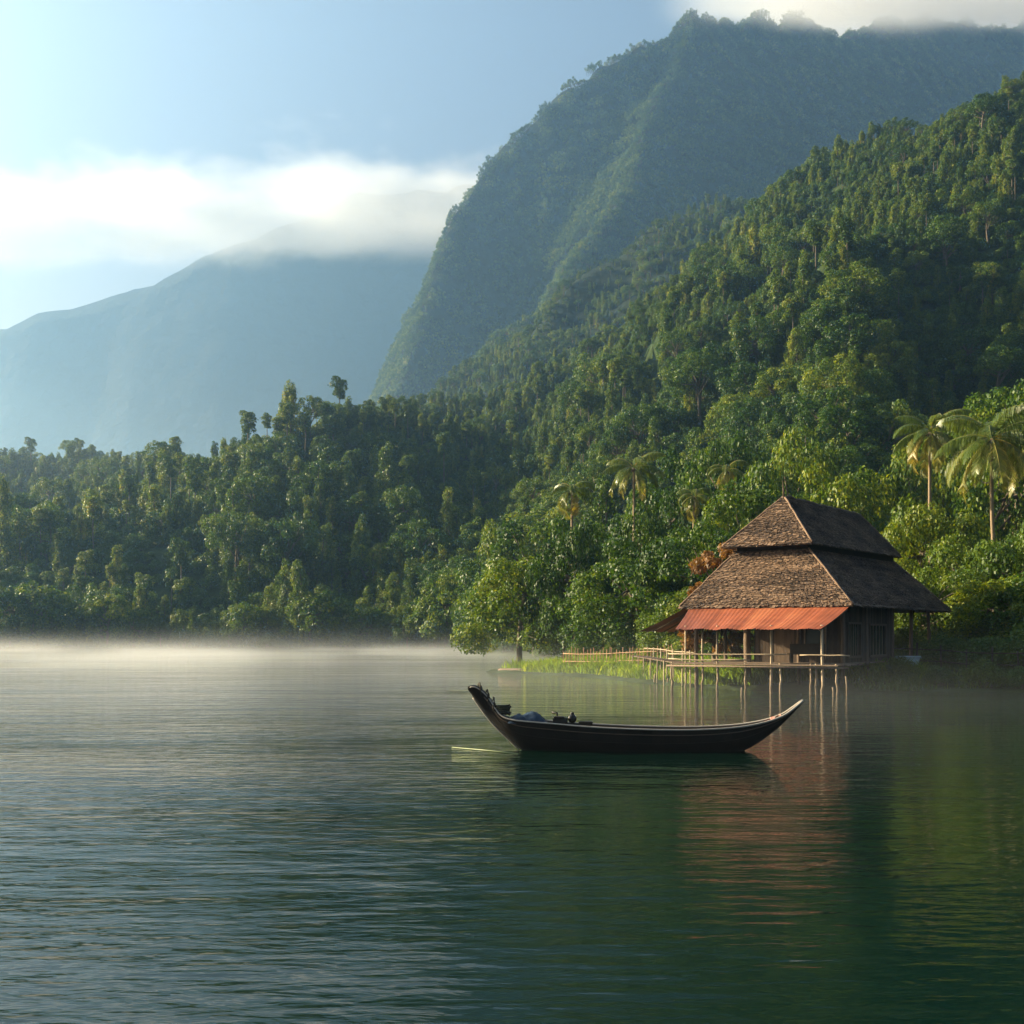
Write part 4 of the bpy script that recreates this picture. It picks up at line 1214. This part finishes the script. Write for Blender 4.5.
hull_mesh(0, 0, "hull", M_hull, False)
hull_mesh(.035, .06, "hull_lining", M_inner, True)
for sg in (-1, 1):
    mb = MB(); P = np.stack([bx[2:], sg * (bh[2:] - .012), bg_[2:] + .012], 1)
    tn = .35
    mb.tube(P, np.interp(np.arange(len(P)), [0, 12, 40, len(P)], [.016, .018, .022, .030]), 6, 0, .62)
    mb.obj("gunwale", M_gunwale, boat, True)
sm = MB(); i0, i1 = 4, 26
P = np.stack([bx[i0:i1] - .012, np.full(i1 - i0, -.0), bk[i0:i1] - .012], 1); P = P[P[:, 2] > -.14]
sm.tube(P, .022, 6, 0, .8); sm.obj("stem_strip", M_gunwale, boat, True)
for sg in (-1, 1):
    for fr_, nm in ((.16, "rub_strake"), (.42, "plank_seam")):
        a = math.asin(fr_ ** (1 / .75)) ; ii = range(9, len(bx) - 3)
        P = np.array([(bx[i], sg * (bh[i] * math.cos(a) ** .62 + (.006 if fr_ < .2 else -.002)), bg_[i] - (bg_[i] - bk[i]) * fr_) for i in ii])
        mb = MB(); mb.tube(P, .012 if fr_ < .2 else .007, 5, 0, .8 if fr_ < .2 else .95); mb.obj(nm, M_inner if fr_ < .2 else M_hull, boat, True)
# solid raised stem head, thwarts, stern deck
hd = MB(); V = []; n = 9
for i in range(0, 12):
    V += [(bx[i], -bh[i] + .01, bg_[i] + .004), (bx[i], bh[i] - .01, bg_[i] + .004), (bx[i], bh[i] * .75, bg_[i] + .05), (bx[i], -bh[i] * .75, bg_[i] + .05)]
Fq = []
for i in range(11):
    for j in range(4): Fq.append((4*i+j, 4*i+(j+1)%4, 4*i+4+(j+1)%4, 4*i+4+j))
Fq += [(0, 1, 2, 3)[::-1], (44, 45, 46, 47)]
hd.add(V, Fq, 0, .7); hd.obj("stem_head", M_hull, boat)
for k, xx in enumerate((-1.2, .1, 1.35, 2.5)):
    w_ = np.interp(xx, bx, bh) - .03; z = np.interp(xx, bx, bg_) - .13
    b = MB(); b.box((xx - .11, -w_, z), (xx + .11, w_, z + .035), 0, .4 + .1 * k); b.obj("thwart", M_inner, boat)
b = MB(); ii = [i for i in range(len(bx)) if bx[i] > 3.0][:-1]
V = []
for i in ii: V += [(bx[i], -bh[i] + .03, bg_[i] - .035), (bx[i], bh[i] - .03, bg_[i] - .035)]
b.add(V, [(2*k, 2*k+2, 2*k+3, 2*k+1) for k in range(len(ii) - 1)], 0, .55); b.obj("end_deck", M_inner, boat)

def boat_w(x, y=0):
    c, s = math.cos(math.radians(-3)), math.sin(math.radians(-3))
    return (636 - PX0) / K + c * x - s * y, BD + s * x + c * y
# tarp heap
tb = MB(); nu, nv = 26, 14; V = []; Fq = []
for i in range(nu + 1):
    for j in range(nv + 1):
        u = i / nu * 2 - 1; v = j / nv * 2 - 1
        e = max(0, 1 - u * u) ** .6 * max(0, 1 - v * v) ** .5
        z = .26 * e * (1 + .35 * math.sin(5 * u + 2 * v) * .5 + .25 * float(vnoise(np.array([u * 4 + 9]), np.array([v * 4]), 3)[0])) + .02 * math.sin(19 * u + 9 * v) * e
        V.append((.50 * u, .38 * v, z))
for i in range(nu):
    for j in range(nv):
        a = i * (nv + 1) + j; Fq.append((a, a + nv + 1, a + nv + 2, a + 1))
tb.add(V, Fq, 0, .5)
x, y = boat_w(-2.62)
o = tag(tb.obj("tarp", M_blue, None, True, (x, y, .63)), "rumpled dark blue tarp heaped behind the boat's raised end", "tarp"); o.rotation_euler = (0, math.radians(4), math.radians(-3))
# engine
x, y = boat_w(-1.72)
en = tag(empty("boat_engine", (x, y, .585), math.radians(-3)), "small black engine with round cap in the boat beside the tarp", "engine")
b = MB(); b.box((-.30, -.15, 0), (.06, .15, .19), 0, .4); b.box((-.27, -.17, .192), (-.02, .17, .225), 0, .6); b.obj("block", M_engine, en)
def disc(c, r, h, name, mat, parent, axis=2, n=16, tone=.5):
    b = MB(); u = np.linspace(0, 1, 5); P = np.zeros((5, 3)); P[:] = c; P[:, axis] += (u - .5) * h
    b.tube(P, r * np.array([.8, 1, 1, 1, .8]), n, 0, tone); return b.obj(name, mat, parent, True)
disc((.17, 0, .17), .105, .2, "flywheel", M_engine, en, 1)
disc((.17, 0, .29), .045, .08, "fuel_cap", M_engine, en, 2)
b = MB(); b.tube([(-.2, .12, .2), (-.2, .16, .3), (-.33, .18, .31)], .025, 7, 0, .6); b.obj("exhaust", M_engine, en, True)
b = MB(); b.box((.0, -.13, -.06), (.34, .13, .07), 0, .3); b.obj("mount", M_engine, en)
x, y = boat_w(-1.22)
bx2 = tag(empty("toolbox", (x, y, .555), math.radians(-3)), "low flat black box lying next to the boat's engine", "box")
b = MB(); b.box((-.16, -.12, 0), (.16, .12, .11), 0, .5); b.obj("body", M_engine, bx2)
b = MB(); b.box((-.17, -.13, .112), (.17, .13, .14), 0, .7); b.obj("lid", M_engine, bx2)
# rope lashed round the raised end
rp = MB(); t = np.linspace(0, 1, 150); an = t * 2 * math.pi * 6
i_ = np.interp(t, [0, 1], [6, 16]); cx = np.interp(i_, np.arange(60), bx); cz = np.interp(i_, np.arange(60), bg_); cw = np.interp(i_, np.arange(60), bh)
P = np.stack([cx + .05 * np.sin(an * .5), (cw + .035) * np.cos(an), cz + .03 + .09 * np.maximum(np.sin(an), -.6) + .02 * R.normal(0, 1, 150)], 1)
rp.tube(P, .018, 5, 0, .5)
x, y = boat_w(0)
o = tag(rp.obj("rope", M_rope, None, True, (x, y, 0)), "dark rope wound several times round the boat's raised end", "rope"); o.rotation_euler = (0, 0, math.radians(-3))
cb = MB(); a = np.linspace(0, 2 * math.pi * 5, 120)
cb.tube(np.stack([.20 * np.cos(a) * (1 + .12 * np.sin(a * .31)), .17 * np.sin(a), .05 + a * .0075], 1), .024, 6, 0, .5)
x, y = boat_w(-3.28)
tag(cb.obj("rope_coil", M_rope, None, True, (x, y, .80)), "coiled dark rope heaped between the raised end and the tarp", "rope")
cs = MB(); V = []; Fq = []
for i in range(9):
    for j in range(6): V.append((.05 * i - .2, .035 * j - .09, .035 + .03 * math.sin(i * 1.3 + j) + .02 * math.cos(j * 2.1)))
for i in range(8):
    for j in range(5): Fq.append((i*6+j, i*6+6+j, i*6+7+j, i*6+j+1))
cs.add(V, Fq, 0, [float(x) for x in R.uniform(0, 1, len(Fq))])
x, y = boat_w(3.32)
zz = float(np.interp(3.32, bx, bg_))
o = tag(cs.obj("cloth", M_redcloth, None, True, (x, y, zz - .02)), "small faded red cloth on the boat's slender far end deck", "cloth"); o.rotation_euler = (0, math.radians(-22), 0)

# floating bamboo pole by the boat and pale leaves on the water
P0, P1 = pix(452, 748, BD * 1.017), pix(518, 754.5, 29.0)
b = MB(); b.tube([(P0[0], P0[1], .02), ((P0[0] + P1[0]) / 2, (P0[1] + P1[1]) / 2, .025), (P1[0], P1[1], .015)], [.008, .011, .012], 7, 0, .5)
tag(b.obj("bamboo_pole", M_bamboo, None, True), "pale green bamboo pole floating beside the boat's raised end", "pole")
b = MB()
for k, (dx_, dy_, an) in enumerate(((0, 0, .2), (.35, .4, .5), (-.5, .2, -.3))):
    c, s = math.cos(an), math.sin(an)
    b.add([(dx_ + c * u * .4 - s * v * .12, dy_ + s * u * .4 + c * v * .12, .012 + .012 * (1 - abs(u))) for u, v in ((-1, 0), (0, -1), (1, 0), (0, 1))], [(0, 1, 2, 3)], 0, .7)
tag(b.obj("floating_leaf", M_bamboo, None, False, (-2.45, 62, 0)), "pale fallen palm leaf drifting on the lake beyond the boat's raised end", "leaf")
